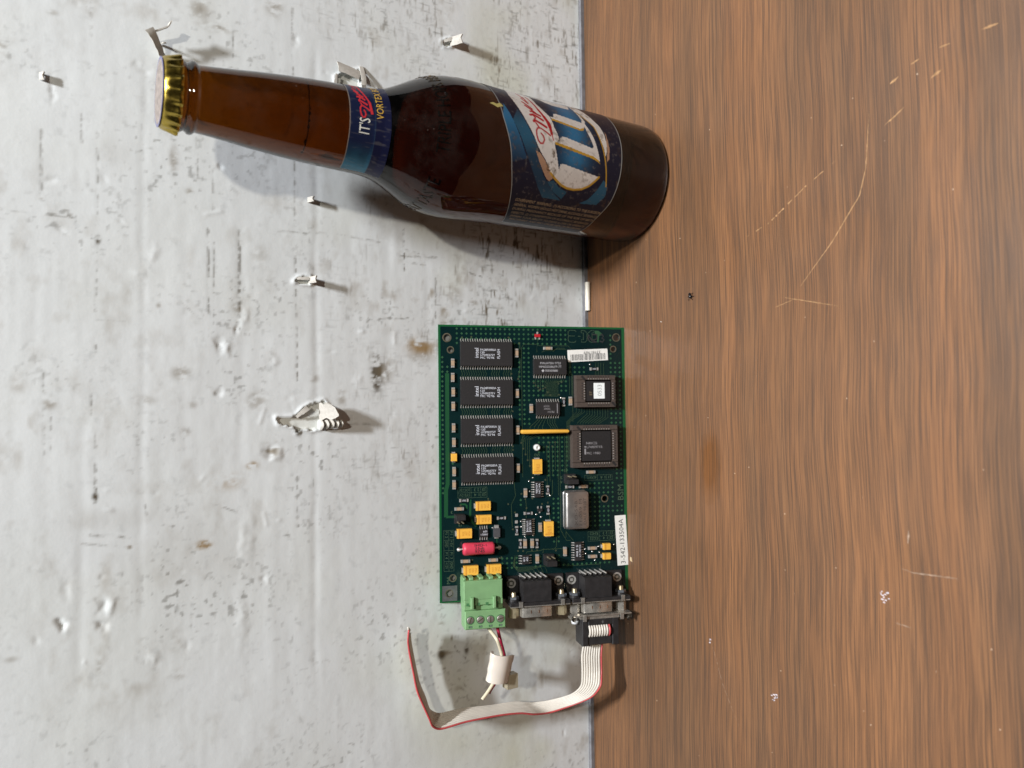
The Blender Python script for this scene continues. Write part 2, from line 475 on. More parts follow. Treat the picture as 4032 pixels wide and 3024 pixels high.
def build_wall():
    xs = np.arange(-262, 236, 0.68); zs = np.arange(2.36, 330, 0.68)
    X, Z = np.meshgrid(xs, zs, indexing='ij')
    H = 0.75*(fbm(X, Z, 60, 45, 11, 2)-0.5)+0.16*(fbm(X, Z, 14, 10, 21, 2)-0.5)+0.09*(fbm(X, Z, 40, 4.5, 31, 2)-0.5)
    H += 0.035*(vnoise(X, Z, 2.2, 2.0, 41)-0.5)
    # long dents pressed in along the flutes of the board
    for z0, x0, x1, d, w in ((229,-120,130,-.25,1.6),(157,-150,150,-.4,1.8),(190,-60,60,-.25,2.2),(176.5,-150,-40,.35,3),(140,-20,70,-.2,3),(122,-60,90,-.25,2.5),(213,-50,60,-.15,2),(250,-140,-20,-.3,2),(100,-90,60,-.15,2),(82,20,70,-.15,3)):
        wob = (vnoise(X, Z*0, 18, 5, int(z0))-0.5)*1.4
        H += 0.4*d*np.exp(-((Z-z0-wob)/w)**2)*np.clip((X-x0)/12, 0, 1)*np.clip((x1-X)/12, 0, 1)*(0.4+0.9*vnoise(X, Z*0, 9, 5, int(z0)+3))
    warp1 = fbm(X, Z, 4, 4, 201, 2); warp2 = fbm(X, Z, 4, 4, 207, 2)
    for cx, cz, rx, rz, s in WALL_DENTS:
        wx = X+3.2*(warp1-0.5)*min(1.6, rx*.5); wz = Z+3.2*(warp2-0.5)*min(1.6, rz*.5)
        e = np.sqrt(((wx-cx)/rx)**2+((wz-cz)/rz)**2)
        H += 0.5*s*np.clip(1-e, 0, 1)**1.3
    r = np.random.default_rng(5)
    for k in range(55):
        cx = r.uniform(-220, 180); cz = r.uniform(5, 300); a = r.uniform(0, 3.14); l = r.uniform(0.6, 2.2); w = r.uniform(.5, 1.1)
        dx = (X-cx)*math.cos(a)+(Z-cz)*math.sin(a); dz = -(X-cx)*math.sin(a)+(Z-cz)*math.cos(a)
        H += r.choice([-1, 1], p=[.6, .4])*r.uniform(.06, .26)*np.exp(-((dx/l)**2+(dz/w)**2))
    # scalloped cuts with a lifted lip
    for cx, cz, dx, dz in ((-24,180,-6,2),(-70,180,-5,-1),(8,118,5,0),(118,112,0,-5),(-10,122,4,1),(150,60,3,3),(60,205,2,-6),(-95,205,3,7)):
        d = seg_dist(X, Z, [(cx,cz),(cx+dx,cz+dz)])
        H += 0.16*np.exp(-(d/0.8)**2)
    # colour: off-white sheet with grime, scuffs and rust-brown smears
    base = np.array([0.705, 0.738, 0.748])
    C = np.ones(X.shape+(3,))*base
    tone = fbm(X, Z, 70, 60, 51, 3)[..., None]
    C *= 0.97+0.06*tone
    yel = np.clip(fbm(X, Z, 45, 40, 61, 3)-0.5, 0, 1)*np.clip((190-Z)/130, 0.15, 1)
    C *= 1-np.stack([yel*0.42, yel*0.46, yel*0.85], -1)
    brown = np.array([0.105, 0.078, 0.042]); grey = np.array([0.12, 0.115, 0.10])
    fine3 = fbm(X, Z, 2.2, 3.6, 77, 4)
    fine = fbm(X, Z, 3.2, 2.2, 71, 3); fine2 = fbm(X, Z, 1.9, 1.9, 81, 2)
    def stain(amount, colour):
        nonlocal C
        a = np.clip(amount, 0, 0.93)[..., None]
        C = C*(1-a)+colour*a
    # general grime: short streaks, thicker low down on the board
    low = np.clip((175-Z)/110, 0.0, 1)*np.clip((X+105)/60, 0.06, 1)
    st = fbm(X, Z, 5.5, 1.1, 91, 3); st2 = fbm(X, Z, 1.1, 5.5, 95, 3)
    patch = np.clip(fbm(X, Z, 24, 18, 97, 3)-0.42, 0, 1)*4
    stain(np.clip((st-0.60)*4, 0, 1)*low*patch*1.0, brown*1.2)
    stain(np.clip((st2-0.62)*4, 0, 1)*low*patch*0.8, grey*1.2)
    stain(np.clip((fine2-0.66)*7, 0, 1)*np.clip(fbm(X, Z, 30, 30, 99, 2)-0.42, 0, 1)*1.2, grey*1.3)
    stain(np.clip(fbm(X, Z, 9, 6, 103, 4)-0.56, 0, 1)*2.0*np.clip(fbm(X, Z, 50, 45, 107, 2)-0.35, 0, 1)*3.2*(0.45+0.55*low), brown*2.1)
    for pts, w, s in WALL_LINES:
        d = seg_dist(X+(fine-0.5)*0.9, Z+(fine2-0.5)*0.9, pts)
        stain(0.8*s*np.exp(-(d/max(w, 0.42))**2)*np.clip(0.22+4.2*(fine2-0.40)+2.0*(st2-0.5), 0.05, 1.4), grey*0.6+brown*0.5)
        H -= 0.035*s*np.exp(-(d/max(w, 0.8))**2)
    for k, (cx, cz, rx, rz, s) in enumerate(WALL_BLOBS):
        e = ((X-cx)/rx)**2+((Z-cz)/rz)**2
        br = np.clip(0.45+(fine3-0.42)*5.0, 0, 1.2) if s > 0.15 else 1.0
        rust = k in (24, 25, 26) or (35 < k < 38)
        stain((1.35*s if s > .55 else 0.95*s)*np.exp(-(e*0.75)**1.3)*br, np.array([0.30, 0.19, 0.07]) if rust else brown*(0.75 if s > .6 else 1.7))
    for k, pts in enumerate(WALL_HOLES):
        ins = in_poly(X, Z, pts)
        edge = seg_dist(X, Z, pts+[pts[0]])
        H = np.where(ins, H*0.3-1.3, H+0.8*np.exp(-(edge/1.1)**2))
        C = np.where(ins[..., None], base*np.array([1.06, 1.04, 0.98])*(0.9+0.15*fine[..., None]), C)
        stain(np.where((edge < 0.55) & ~ins, 0.0, 0.0), brown)
    H[:, 0] = np.minimum(H[:, 0], 0.2)
    P = np.stack([X, -H, Z], -1)
    me = grid_mesh('wall', P[:, ::-1], C[:, ::-1], M_wall)
    o = place('wall', me); tag(o, kind='structure')
    back = MB().box(-262, 2.4, 1.6, 235.5, 6, 329)
    back.build('backing_board', mat('brown_card', (0.45, 0.40, 0.33), 0.8), o)
    # the sheet goes on above and beside the part that is dented
    up = MB().box(-900, 0.3, 330.2, 900, 6, 1250).box(-900, 0.3, 1.6, -262.4, 6, 330).box(236.2, 0.3, 1.6, 900, 6, 330)
    up.build('upper_sheet', noisy(mat('plain_white_paper', (0.70, 0.712, 0.715), 0.72, spec=0.25), 60, 0.08), o)
    return o
wall = build_wall()

M_torn = noisy(mat('torn_paper', (0.52, 0.495, 0.45), 0.8, spec=0.2), 700, 0.12, 0.3)
def sheet(name, rows, mt, parent, thick=0.28, smooth=True):
    """curled sheet of paper: rows of 3D points (mm), given a real thickness"""
    P = np.array(rows, float); n, m = P.shape[:2]
    du = np.gradient(P, axis=0); dv = np.gradient(P, axis=1)
    N = np.cross(du, dv); N /= np.linalg.norm(N, axis=2, keepdims=True)+1e-9
    A = P+N*thick/2; B = P-N*thick/2
    mb = MB(); i = lambda a, b: a*m+b; o = n*m
    vs_ = list(map(tuple, A.reshape(-1, 3)))+list(map(tuple, B.reshape(-1, 3))); fs = []
    for a in range(n-1):
        for b in range(m-1):
            fs += [(i(a,b),i(a+1,b),i(a+1,b+1),i(a,b+1)), (o+i(a,b+1),o+i(a+1,b+1),o+i(a+1,b),o+i(a,b))]
    for a in range(n-1):
        fs += [(i(a+1,0),i(a,0),o+i(a,0),o+i(a+1,0)), (i(a,m-1),i(a+1,m-1),o+i(a+1,m-1),o+i(a,m-1))]
    for b in range(m-1):
        fs += [(i(0,b),i(0,b+1),o+i(0,b+1),o+i(0,b)), (i(n-1,b+1),i(n-1,b),o+i(n-1,b),o+i(n-1,b+1))]
    mb.add(vs_, fs)
    return autosmooth(mb.build(name, mt, parent), 50)
def curl(a, b, out, roll, w0, w1, n=9, m=5, seed=0, ragged=0.35):
    """torn strip from wall point a to wall point b (x,z), standing off the board by out mm at its end"""
    r = np.random.default_rng(seed); rows = []
    a = np.array(a, float); b = np.array(b, float); d = b-a; L = np.hypot(*d); d /= L; nn = np.array([-d[1], d[0]])
    for k in range(n):
        t = k/(n-1); c = a+d*L*t; w = w0+(w1-w0)*t; row = []
        for j in range(m):
            s = j/(m-1)-0.5
            off = out*math.sin(t*math.pi*0.5)+roll*(0.25-s*s)*t+0.25
            e = (r.random()-0.5)*ragged*(1 if j in (0, m-1) or k == n-1 else 0.15)
            p = c+nn*w*s+nn*e+d*e
            row.append((p[0], -off, p[1]))
        rows.append(row)
    return rows
# big curl beside the hole and the ribbed strip of inner flute below it
rows = []
for k in range(10):
    t = k/9; row = []
    for j in range(9):
        s = j/8; a = rad(200*s-20)
        x = -21.5-7.2*s+0.5*math.sin(9*t+3*s); out = 0.4+5.6*t+2.0*math.sin(a)*t
        z = 155.5-4.5*math.sin(s*2.6)*t-2.2*t+(0.5*math.sin(11*s+k) if k == 9 else 0)
        row.append((x, -out, z))
    rows.append(row)
sheet('torn_paper_flap', rows, M_torn, wall)
rows = []
for k in range(33):
    t = k/32; row = []
    for j in range(7):
        s = j/6
        out = 0.6+3.0*math.sin(s*math.pi)*(1-0.3*t)+1.25*math.sin(t*4.1*2*math.pi)+2.2*t
        row.append((-29.2-4.4*s*(1-0.25*t), -out, 155.4-9.6*t))
    rows.append(row)
sheet('corrugated_strip', rows, M_torn, wall)
sheet('torn_paper_flap', curl((-27.5,166),(-23.5,161.5), 2.2, 0, 1.2, 2.6, seed=3), M_torn, wall)
# square tabs poked out through the sheet
def tab(x, z, w, h, out, seed):
    r = np.random.default_rng(seed); rows = []
    for k in range(6):
        t = k/5; row = []
        for j in range(5):
            s = j/4-0.5
            row.append((x+w*s+0.3*(r.random()-.5), -(0.1+out*t+0.4*math.cos(s*3)), z+h*(0.4-0.5*t)+0.25*(r.random()-.5)-abs(s)*h*0.5*t))
        rows.append(row)
    return sheet('torn_paper_tab', rows, M_torn, wall, 0.6)
tab(35.3, 159.0, 3.0, 3.0, 4.8, 1); tab(72.6, 159.8, 2.3, 2.6, 3.6, 2); tab(166.3, 84.2, 4.6, 5.0, 6.5, 3)
tab(106.2, 265.3, 3.0, 2.0, 1.6, 4)
# forked curl above the bottle cap
sheet('torn_paper_flap', curl((124.5,222.4),(131.9,228.6), 7.5, 0.4, 2.4, 3.4, seed=11), M_torn, wall, 0.5)
rows = []
for k in range(14):
    t = k/13; row = []
    for j in range(4):
        s = j/3
        px = 131.6+5.0*t+(1.2*math.sin((t-.7)*9) if t > .7 else 0); pz = 227.6-8.6*t+(1.4*(t-.75)*4 if t > .75 else 0)
        row.append((px-0.3*s, -(4.5+2.6*s+1.6*t), pz-0.5*s))
    rows.append(row)
sheet('torn_paper_flap', rows, M_torn, wall, 0.5)
sheet('torn_paper_flap', curl((129.9,223.6),(128.4,222.1), 5.0, 0, 1.0, 0.8, seed=12), M_torn, wall, 0.4)
# lifted sheet behind the neck
sheet('torn_paper_flap', curl((140.2,141),(134.6,142.0), 2.6, 0.9, 12.0, 10.0, n=8, m=11, seed=14), M_torn, wall, 0.35)
sheet('torn_paper_flap', curl((141.5,134.8),(131.0,134.6), 3.2, 0.5, 2.0, 2.4, n=9, m=4, seed=15), M_torn, wall, 0.4)
sheet('torn_paper_flap', curl((128.0,148.2),(134.0,147.9), 2.4, 0.3, 1.4, 1.0, n=7, m=4, seed=16), M_torn, wall, 0.4)
sheet('torn_paper_flap', curl((35.6,166.6),(35.9,160.5), 1.2, 0.3, 1.0, 1.6, n=7, m=4, seed=17), M_torn, wall, 0.35)
sheet('torn_paper_flap', curl((165.2,90.6),(167.4,86.0), 1.4, 0.3, 1.2, 2.0, n=7, m=4, seed=18), M_torn, wall, 0.35)

# ------------------------------------------------------------------ wood-grain laminate table
def wood_material():
    m = bpy.data.materials.new('woodgrain_laminate'); m.use_nodes = True
    nt = m.node_tree; b = nt.nodes['Principled BSDF']; L = nt.links.new
    N = nt.nodes.new
    tc = N('ShaderNodeTexCoord')
    def noise(scale, vec, detail=4, rough=0.55, dist=0.0):
        n = N('ShaderNodeTexNoise'); n.inputs['Scale'].default_value = scale; n.inputs['Detail'].default_value = detail
        n.inputs['Roughness'].default_value = rough; n.inputs['Distortion'].default_value = dist; L(vec, n.inputs['Vector']); return n.outputs['Fac']
    def mapping(sx, sy, rot=0.0, loc=(0,0,0)):
        mp = N('ShaderNodeMapping'); mp.inputs['Scale'].default_value = (sx, sy, 1); mp.inputs['Rotation'].default_value = (0,0,rot)
        mp.inputs['Location'].default_value = loc; L(warp, mp.inputs['Vector']); return mp.outputs[0]
    def ramp(v, a, b_, lo=0.0, hi=1.0):
        r = N('ShaderNodeMapRange'); r.inputs[1].default_value = a; r.inputs[2].default_value = b_; r.inputs[3].default_value = lo; r.inputs[4].default_value = hi
        L(v, r.inputs[0]); return r.outputs[0]
    # slow waviness of the figure: shift across the grain
    low = N('ShaderNodeTexNoise'); low.inputs['Scale'].default_value = 7.0; low.inputs['Detail'].default_value = 2
    L(tc.outputs['Object'], low.inputs['Vector'])
    sep = N('ShaderNodeSeparateXYZ'); L(tc.outputs['Object'], sep.inputs[0])
    sh = N('ShaderNodeMath'); sh.operation = 'MULTIPLY_ADD'; L(low.outputs['Fac'], sh.inputs[0]); sh.inputs[1].default_value = 0.011; L(sep.outputs[1], sh.inputs[2])
    cmb = N('ShaderNodeCombineXYZ'); L(sep.outputs[0], cmb.inputs[0]); L(sh.outputs[0], cmb.inputs[1])
    warp = cmb.outputs[0]
    broad = noise(1.0, mapping(2.4, 34), 3, 0.5)          # cathedral bands 20-30 mm wide
    mid = noise(1.0, mapping(3.2, 130), 2, 0.5)
    # pores: thin dashes in rows that follow the grain, each row broken at random
    wob = N('ShaderNodeTexNoise'); wob.inputs['Scale'].default_value = 38; wob.inputs['Detail'].default_value = 1; L(tc.outputs['Object'], wob.inputs['Vector'])
    yw = N('ShaderNodeMath'); yw.operation = 'MULTIPLY_ADD'; L(wob.outputs['Fac'], yw.inputs[0]); yw.inputs[1].default_value = 0.0006; L(sh.outputs[0], yw.inputs[2])
    def dashes(w, sx_, seed, lo, hi, thick):
        d = N('ShaderNodeMath'); d.operation = 'DIVIDE'; L(yw.outputs[0], d.inputs[0]); d.inputs[1].default_value = w
        fl_ = N('ShaderNodeMath'); fl_.operation = 'FLOOR'; L(d.outputs[0], fl_.inputs[0])
        fr = N('ShaderNodeMath'); fr.operation = 'FRACT'; L(d.outputs[0], fr.inputs[0])
        ry = N('ShaderNodeMath'); ry.operation = 'MULTIPLY_ADD'; L(fl_.outputs[0], ry.inputs[0]); ry.inputs[1].default_value = 7.13; ry.inputs[2].default_value = seed
        xs_ = N('ShaderNodeMath'); xs_.operation = 'MULTIPLY_ADD'; L(sep.outputs[0], xs_.inputs[0]); xs_.inputs[1].default_value = sx_; L(fl_.outputs[0], xs_.inputs[2])
        cv = N('ShaderNodeCombineXYZ'); L(xs_.outputs[0], cv.inputs[0]); L(ry.outputs[0], cv.inputs[1])
        n = noise(1.0, cv.outputs[0], 1, 0.5)
        ab = N('ShaderNodeMath'); ab.operation = 'SUBTRACT'; L(fr.outputs[0], ab.inputs[0]); ab.inputs[1].default_value = 0.5
        a2 = N('ShaderNodeMath'); a2.operation = 'ABSOLUTE'; L(ab.outputs[0], a2.inputs[0])
        m_ = N('ShaderNodeMath'); m_.operation = 'MULTIPLY'; L(ramp(n, lo, hi), m_.inputs[0]); L(ramp(a2.outputs[0], thick, thick*0.5), m_.inputs[1])
        return m_.outputs[0]
    pore = dashes(0.00037, 25, 3.0, 0.46, 0.58, 0.40)
    pore2 = dashes(0.00060, 15, 91.0, 0.50, 0.62, 0.36)
    pore3 = dashes(0.00029, 46, 37.0, 0.48, 0.60, 0.42)
    blot = noise(14, warp, 3, 0.5)
    def mixc(f, a, b_, blend='MIX'):
        x = N('ShaderNodeMix'); x.data_type = 'RGBA'; x.blend_type = blend
        if hasattr(f, 'node'): L(f, x.inputs[0])
        else: x.inputs[0].default_value = f
        for s, v in ((6, a), (7, b_)):
            if hasattr(v, 'node'): L(v, x.inputs[s])
            else: x.inputs[s].default_value = (*v, 1)
        return x.outputs[2]
    c = mixc(ramp(broad, 0.36, 0.62), WOOD_DARK, WOOD_LIGHT)
    c = mixc(ramp(mid, 0.38, 0.66), c, mixc(1.0, c, (0.88, 0.86, 0.86), 'MULTIPLY'))
    c = mixc(ramp(pore3, 0, 1, 0, 0.40), c, WOOD_PORE)
    c = mixc(ramp(pore, 0, 1, 0, 0.68), c, WOOD_PORE)
    c = mixc(ramp(pore2, 0, 1, 0, 0.66), c, WOOD_PORE)
    c = mixc(ramp(blot, 0.30, 0.72, 0.0, 0.18), c, mixc(1.0, c, (0.72, 0.70, 0.72), 'MULTIPLY'))
    # an oily patch soaked into the top in front of the board
    ox = N('ShaderNodeVectorMath'); ox.operation = 'SUBTRACT'; L(tc.outputs['Object'], ox.inputs[0]); ox.inputs[1].default_value = (-0.052, -0.0925, 0)
    osc = N('ShaderNodeVectorMath'); osc.operation = 'MULTIPLY'; L(ox.outputs[0], osc.inputs[0]); osc.inputs[1].default_value = (1/0.013, 1/0.0055, 0)
    ol = N('ShaderNodeVectorMath'); ol.operation = 'LENGTH'; L(osc.outputs[0], ol.inputs[0])
    on = noise(120, tc.outputs['Object'], 3); oa = N('ShaderNodeMath'); oa.operation = 'MULTIPLY_ADD'; L(on, oa.inputs[0]); oa.inputs[1].default_value = 0.9; L(ol.outputs['Value'], oa.inputs[2])
    c = mixc(ramp(oa.outputs[0], 1.1, 1.9, 0.75, 0.0), c, mixc(1.0, c, (0.80, 0.62, 0.30), 'MULTIPLY'))
    L(c, b.inputs['Base Color'])
    sm = noise(35, tc.outputs['Object'], 5, 0.6)
    L(ramp(sm, 0.3, 0.7, 0.30, 0.44), b.inputs['Roughness'])
    b.inputs['Specular IOR Level'].default_value = 0.38
    bp = N('ShaderNodeBump'); bp.inputs['Strength'].default_value = 0.12; bp.inputs['Distance'].default_value = 0.0002
    L(pore, bp.inputs['Height']); L(bp.outputs[0], b.inputs['Normal'])
    return m
WOOD_LIGHT = (0.242, 0.114, 0.049); WOOD_DARK = (0.168, 0.087, 0.042); WOOD_PORE = (0.052, 0.033, 0.023)
M_wood = wood_material()
table = MB().box(-420, -340, -24, 400, 12, 0).build('table_top', M_wood)
tag(table, kind='structure')
strip = MB().box(-262, -2.0, 0.03, 235, 6.0, 2.2)
strip.build('edge_strip', noisy(mat('grey_edging', (0.21, 0.21, 0.225), 0.55), 200, 0.4), table)

M_scratch = noisy(mat('bare_scratch', (0.42, 0.25, 0.125), 0.8, spec=0.1), 700, 0.45)
M_scratch2 = noisy(mat('pale_scuff', (0.36, 0.26, 0.19), 0.8, spec=0.1), 700, 0.45)
def scratch(pts, w, m_=None, name='scratch', breaks=0.0):
    mb = MB(); P = []
    for (x0,y0),(x1,y1) in zip(pts[:-1], pts[1:]):
        n = max(2, int(math.hypot(x1-x0, y1-y0)/0.8))
        P += [(x0+(x1-x0)*k/n, y0+(y1-y0)*k/n) for k in range(n)]
    P.append(pts[-1]); n = len(P); Lv = []; Rv = []
    for k, (x, y) in enumerate(P):
        a = P[max(k-1,0)]; b = P[min(k+1,n-1)]; d = math.hypot(b[0]-a[0], b[1]-a[1]) or 1
        nx, ny = -(b[1]-a[1])/d, (b[0]-a[0])/d
        t = k/(n-1); ww = w*(0.25+0.75*math.sin(math.pi*min(1, t*1.02)))*random.uniform(0.35, 1.1)/2
        jx = random.uniform(-.08, .08)
        Lv.append((x+nx*(ww+jx), y+ny*(ww+jx), 0.03)); Rv.append((x-nx*(ww-jx), y-ny*(ww-jx), 0.03))
    fs = [(n+k, n+k+1, k+1, k) for k in range(n-1) if random.random() > breaks]
    mb.add(Lv+Rv, fs)
    return mb.build(name, m_ or M_scratch, table)
scratch([(49.3,-113.9),(53.5,-128.9),(64.2,-147.0),(71.2,-161.7)], 0.75, breaks=0.42)
scratch([(24,-143.8),(39.3,-158.8),(54.6,-171),(64.3,-173.9),(78.4,-175.2),(84.7,-175.9)], 0.5)
scratch([(20.3,-136),(16.9,-148.6),(13.6,-160.8)], 0.4); scratch([(16.9,-131.1),(18.9,-140.1)], 0.35)
for a, b in (((98.8,-216.4),(98.6,-221.6)),((98.7,-202.6),(98.6,-206.2)),((96.9,-192.5),(97.5,-195.5)),((89.2,-199.4),(90.7,-203.1)),((92.7,-184.4),(94.2,-187.7))):
    scratch([a, b], 1.0)
scratch([(78.2,-181.9),(80,-185.5),(82.3,-189.3)], 0.7)
scratch([(-84.3,-183.4),(-85.1,-187.1),(-84.5,-202.8)], 0.5, M_scratch2); scratch([(-104.3,-180.4),(-104.8,-186)], 0.5, M_scratch2)
scratch([(-70.4,-186.2),(-75,-185.8)], 0.8, M_scratch2)
scratch([(-133.4,-90.9),(-151.1,-97.3),(-167.5,-106.7)], 0.22, M_scratch2, breaks=.25)
M_flake = mat('white_residue', (0.56, 0.52, 0.56), 0.6)
for k, (x, y, s) in enumerate(((-95.6,-176.4,2.6),(-148,-125,1.5),(-133.4,-90.5,1.1),(-147,-126.6,.8))):
    mb = MB()
    for j in range(int(5*s)):
        a = random.uniform(-.9*s, .9*s); b = random.uniform(-.9*s, .9*s)*(1-abs(a)/(2*s)); w = random.uniform(.15, .35)
        mb.add([(x+a-w,y+b-w*2,0.05),(x+a+w,y+b-w*1.2,0.05),(x+a+w*.7,y+b+w*2,0.05),(x+a-w*.6,y+b+w*1.4,0.05)], [(0,1,2,3)])
    mb.build('residue_spot', M_flake, table)
mb = MB()
for k in range(46):
    x = random.uniform(-190, 130); y = random.uniform(-215, -20); r = random.uniform(.12, .3)
    mb.prism([(x+r*math.cos(t)*random.uniform(.6,1.2), y+r*math.sin(t)*random.uniform(.6,1.2)) for t in (0,1.2,2.5,3.7,5)], 0.02, 0.12)
tag(mb.build('dust_specks', mat('dust', (0.55, 0.42, 0.30), 0.8), table), kind='stuff')

# ------------------------------------------------------------------ beer bottle
BX, BY = 93.4, -40.1
LABEL_POLYS = {
'outlineL':[(6.7,97.2),(1.6,95.9),(-3.1,94.4),(-7.8,93.2),(-14.0,91.7),(-20.8,89.4),(-26.3,87.6),(-32.8,85.5),(-41.8,82.6)],
'outlineR':[(31.2,32.2),(25.7,29.7),(16.4,31.2),(7.5,31.3),(1.5,31.3),(-0.9,31.5),(-7.0,32.1),(-14.1,32.3),(-21.4,33.1),(-25.8,34.6),(-31.2,36.2),(-40.9,36.9)],
'white0':[(31.4,87.9),(22.9,89.5),(17.6,88.5),(12.9,87.0),(8.0,85.0),(4.2,83.1),(1.3,81.5),(-2.3,79.7),(-5.2,77.6),(-8.2,74.7),(-13.2,70.8),(-14.5,68.8),(-16.0,66.0),(-17.3,62.6),(-18.4,58.6),(-17.9,53.8),(-16.4,49.6),(-13.7,46.5),(-10.7,44.2),(-8.0,65.5),(-8.6,66.7),(-10.9,67.1),(-10.8,67.2),(-7.7,68.3),(-4.3,69.4),(-1.3,70.3),(0.2,70.6),(2.3,68.0),(4.9,68.7),(8.1,70.1),(11.5,70.5),(13.7,71.2),(16.5,73.4),(21.3,75.9),(29.4,76.0),(32.8,82.0)],
'white1':[(1.7,70.4),(1.5,67.9),(2.9,67.5),(4.1,66.2),(4.3,64.9),(1.7,49.2),(2.7,48.5),(6.7,49.9),(9.9,51.3),(13.1,51.8),(14.8,51.1),(11.3,49.5),(7.2,47.8),(3.3,46.7),(-1.0,45.5),(-3.8,44.8),(-2.6,47.2),(-2.0,50.0),(-1.7,52.7),(0.1,63.9),(0.8,70.1)],
'gold1':[(0.9,70.3),(0.2,63.9),(-1.5,52.7),(-2.0,48.6),(-3.2,45.8),(-4.9,44.4),(-3.6,47.1),(-2.9,50.6),(-1.2,63.9),(-0.2,70.2)],
'white2':[(13.7,71.2),(13.6,69.0),(16.0,68.3),(16.7,66.9),(14.7,52.8),(16.5,52.1),(27.0,53.6),(31.9,52.7),(23.7,52.1),(18.9,51.0),(15.8,50.3),(12.4,51.9),(10.8,53.1),(10.4,54.8),(12.8,70.2)],
'gold2':[(13.0,70.3),(10.5,54.8),(11.8,52.1),(9.9,53.1),(9.5,55.1),(11.8,70.5)],
'white3':[(29.4,76.0),(28.3,71.2),(25.5,68.8),(23.8,65.1),(23.9,57.1),(24.5,55.7),(29.6,53.8),(31.3,57.8),(30.9,66.7),(31.0,73.2)],
'white4':[(30.9,53.7),(23.7,52.1),(17.2,48.4),(13.9,45.9),(9.8,44.5),(5.7,43.3),(2.4,42.3),(-1.1,41.6),(1.3,40.8),(5.6,40.5),(10.3,40.8),(15.0,42.0),(18.5,44.0),(24.4,46.5),(32.0,48.9)],
'peach1':[(-4.8,80.5),(-5.2,78.3),(-8.8,74.6),(-12.5,70.9),(-14.8,69.0),(-16.7,70.9),(-15.5,72.9),(-12.3,75.7),(-9.4,77.9)],
'peach2':[(12.9,40.0),(9.0,39.5),(3.6,39.1),(-1.8,39.3),(-3.1,40.6),(4.2,40.6)],
'teal1':[(14.0,88.2),(10.4,86.7),(3.1,83.2),(-0.6,80.6),(-4.0,79.6),(-9.1,77.4),(-14.2,74.9),(-17.4,71.6),(-21.4,66.8),(-24.6,61.2),(-24.5,71.5),(-20.3,75.6),(-14.2,80.2),(-8.7,83.9),(-3.1,87.0),(2.8,89.9),(7.0,92.1)],
'teal2':[(-24.5,50.7),(-22.0,46.8),(-17.2,43.8),(-11.6,41.2),(-13.2,38.6),(-18.7,37.6),(-23.7,40.7)],
'teal3':[(14.7,95.4),(12.3,94.3),(8.1,92.5),(3.7,90.7),(-1.1,88.5),(-5.5,86.5),(-8.8,84.5),(-11.6,92.1),(-5.5,93.7),(0.5,95.1),(7.9,97.0)],
'ring':[(-17.0,71.8),(-16.0,68.6),(-18.6,64.7),(-20.1,59.6),(-23.8,61.1),(-21.2,66.9)],
}
LABEL_LINES = {
'gold4':[(22.8,52.9),(13.9,45.9),(9.1,44.6),(2.8,43.0),(-1.7,41.9),(-5.2,41.1),(-10.3,40.0),(-14.2,39.0)],
'gold5':[(-13.0,71.1),(-15.2,67.9),(-17.3,64.0),(-18.3,60.3),(-18.4,56.3),(-17.5,52.2),(-15.4,48.6),(-12.9,46.1),(-10.7,44.2)],
'm1':[(3.4,77.7),(2.3,76.5),(0.7,76.1),(-1.0,76.9),(-1.2,78.2),(-0.1,79.4),(2.1,80.1),(4.3,80.1),(5.7,79.3),(5.9,77.7),(4.5,74.7),(3.3,72.7)],
'm2':[(8.7,80.9),(9.3,79.6),(8.2,77.0),(7.0,74.4)],
'm3':[(8.0,79.8),(6.3,78.6)],
'm4':[(11.9,82.0),(12.5,80.3),(11.6,78.1),(10.3,75.6)],
'm4b':[(9.0,80.9),(10.9,79.5),(12.5,80.9)],
'm5':[(14.1,81.4),(14.4,80.4)],
'm6':[(13.8,79.9),(12.6,76.5)],
'm7':[(17.4,83.1),(13.8,78.7)],
'm8':[(19.8,83.7),(16.0,79.8)],
'm9':[(23.1,82.9),(19.5,80.7),(25.1,81.4)],
'm10':[(28.7,83.0),(23.7,81.7)],
'bar':[(1.4,71.2),(4.3,71.9),(7.6,72.4),(9.6,72.9),(12.8,74.6),(16.7,76.5),(22.0,78.1),(26.3,79.2)],
}

PROFILE = [(0,0.6),(24,0.6),(27.2,0.0),(28.6,0.25),(29.6,1.2),(30.15,3.0),(30.3,6),(30.35,30),(30.3,64),(30.3,88),(30.6,97),(30.9,105),(30.7,111),(30.0,117),(28.9,121.5),(27.3,126),(25.2,130.3),(22.6,135),(20.6,139),(19.1,142.6),(18.2,146.5),(17.6,151),(17.3,158),(16.95,166),(16.5,174),(15.7,184),(14.6,195),(13.5,204),(12.7,211),(12.35,215.2),(12.5,215.9),(13.1,216.4),(13.45,217.2),(13.3,218.2),(12.6,218.9),(12.3,219.6),(12.9,220.6),(12.9,224),(12.2,225.6),(0,225.6)]
_pz = [p[1] for p in PROFILE[2:-1]]; _pr = [p[0] for p in PROFILE[2:-1]]
def brad(z): return float(np.interp(z, _pz, _pr))
def on_bottle(u, z, off=0.0, R=None):
    """arc length u (mm, + to the right seen from the front) and height z on the glass"""
    r = brad(z); a = u/(R or r)
    return (math.sin(a)*(r+off), -math.cos(a)*(r+off), z)
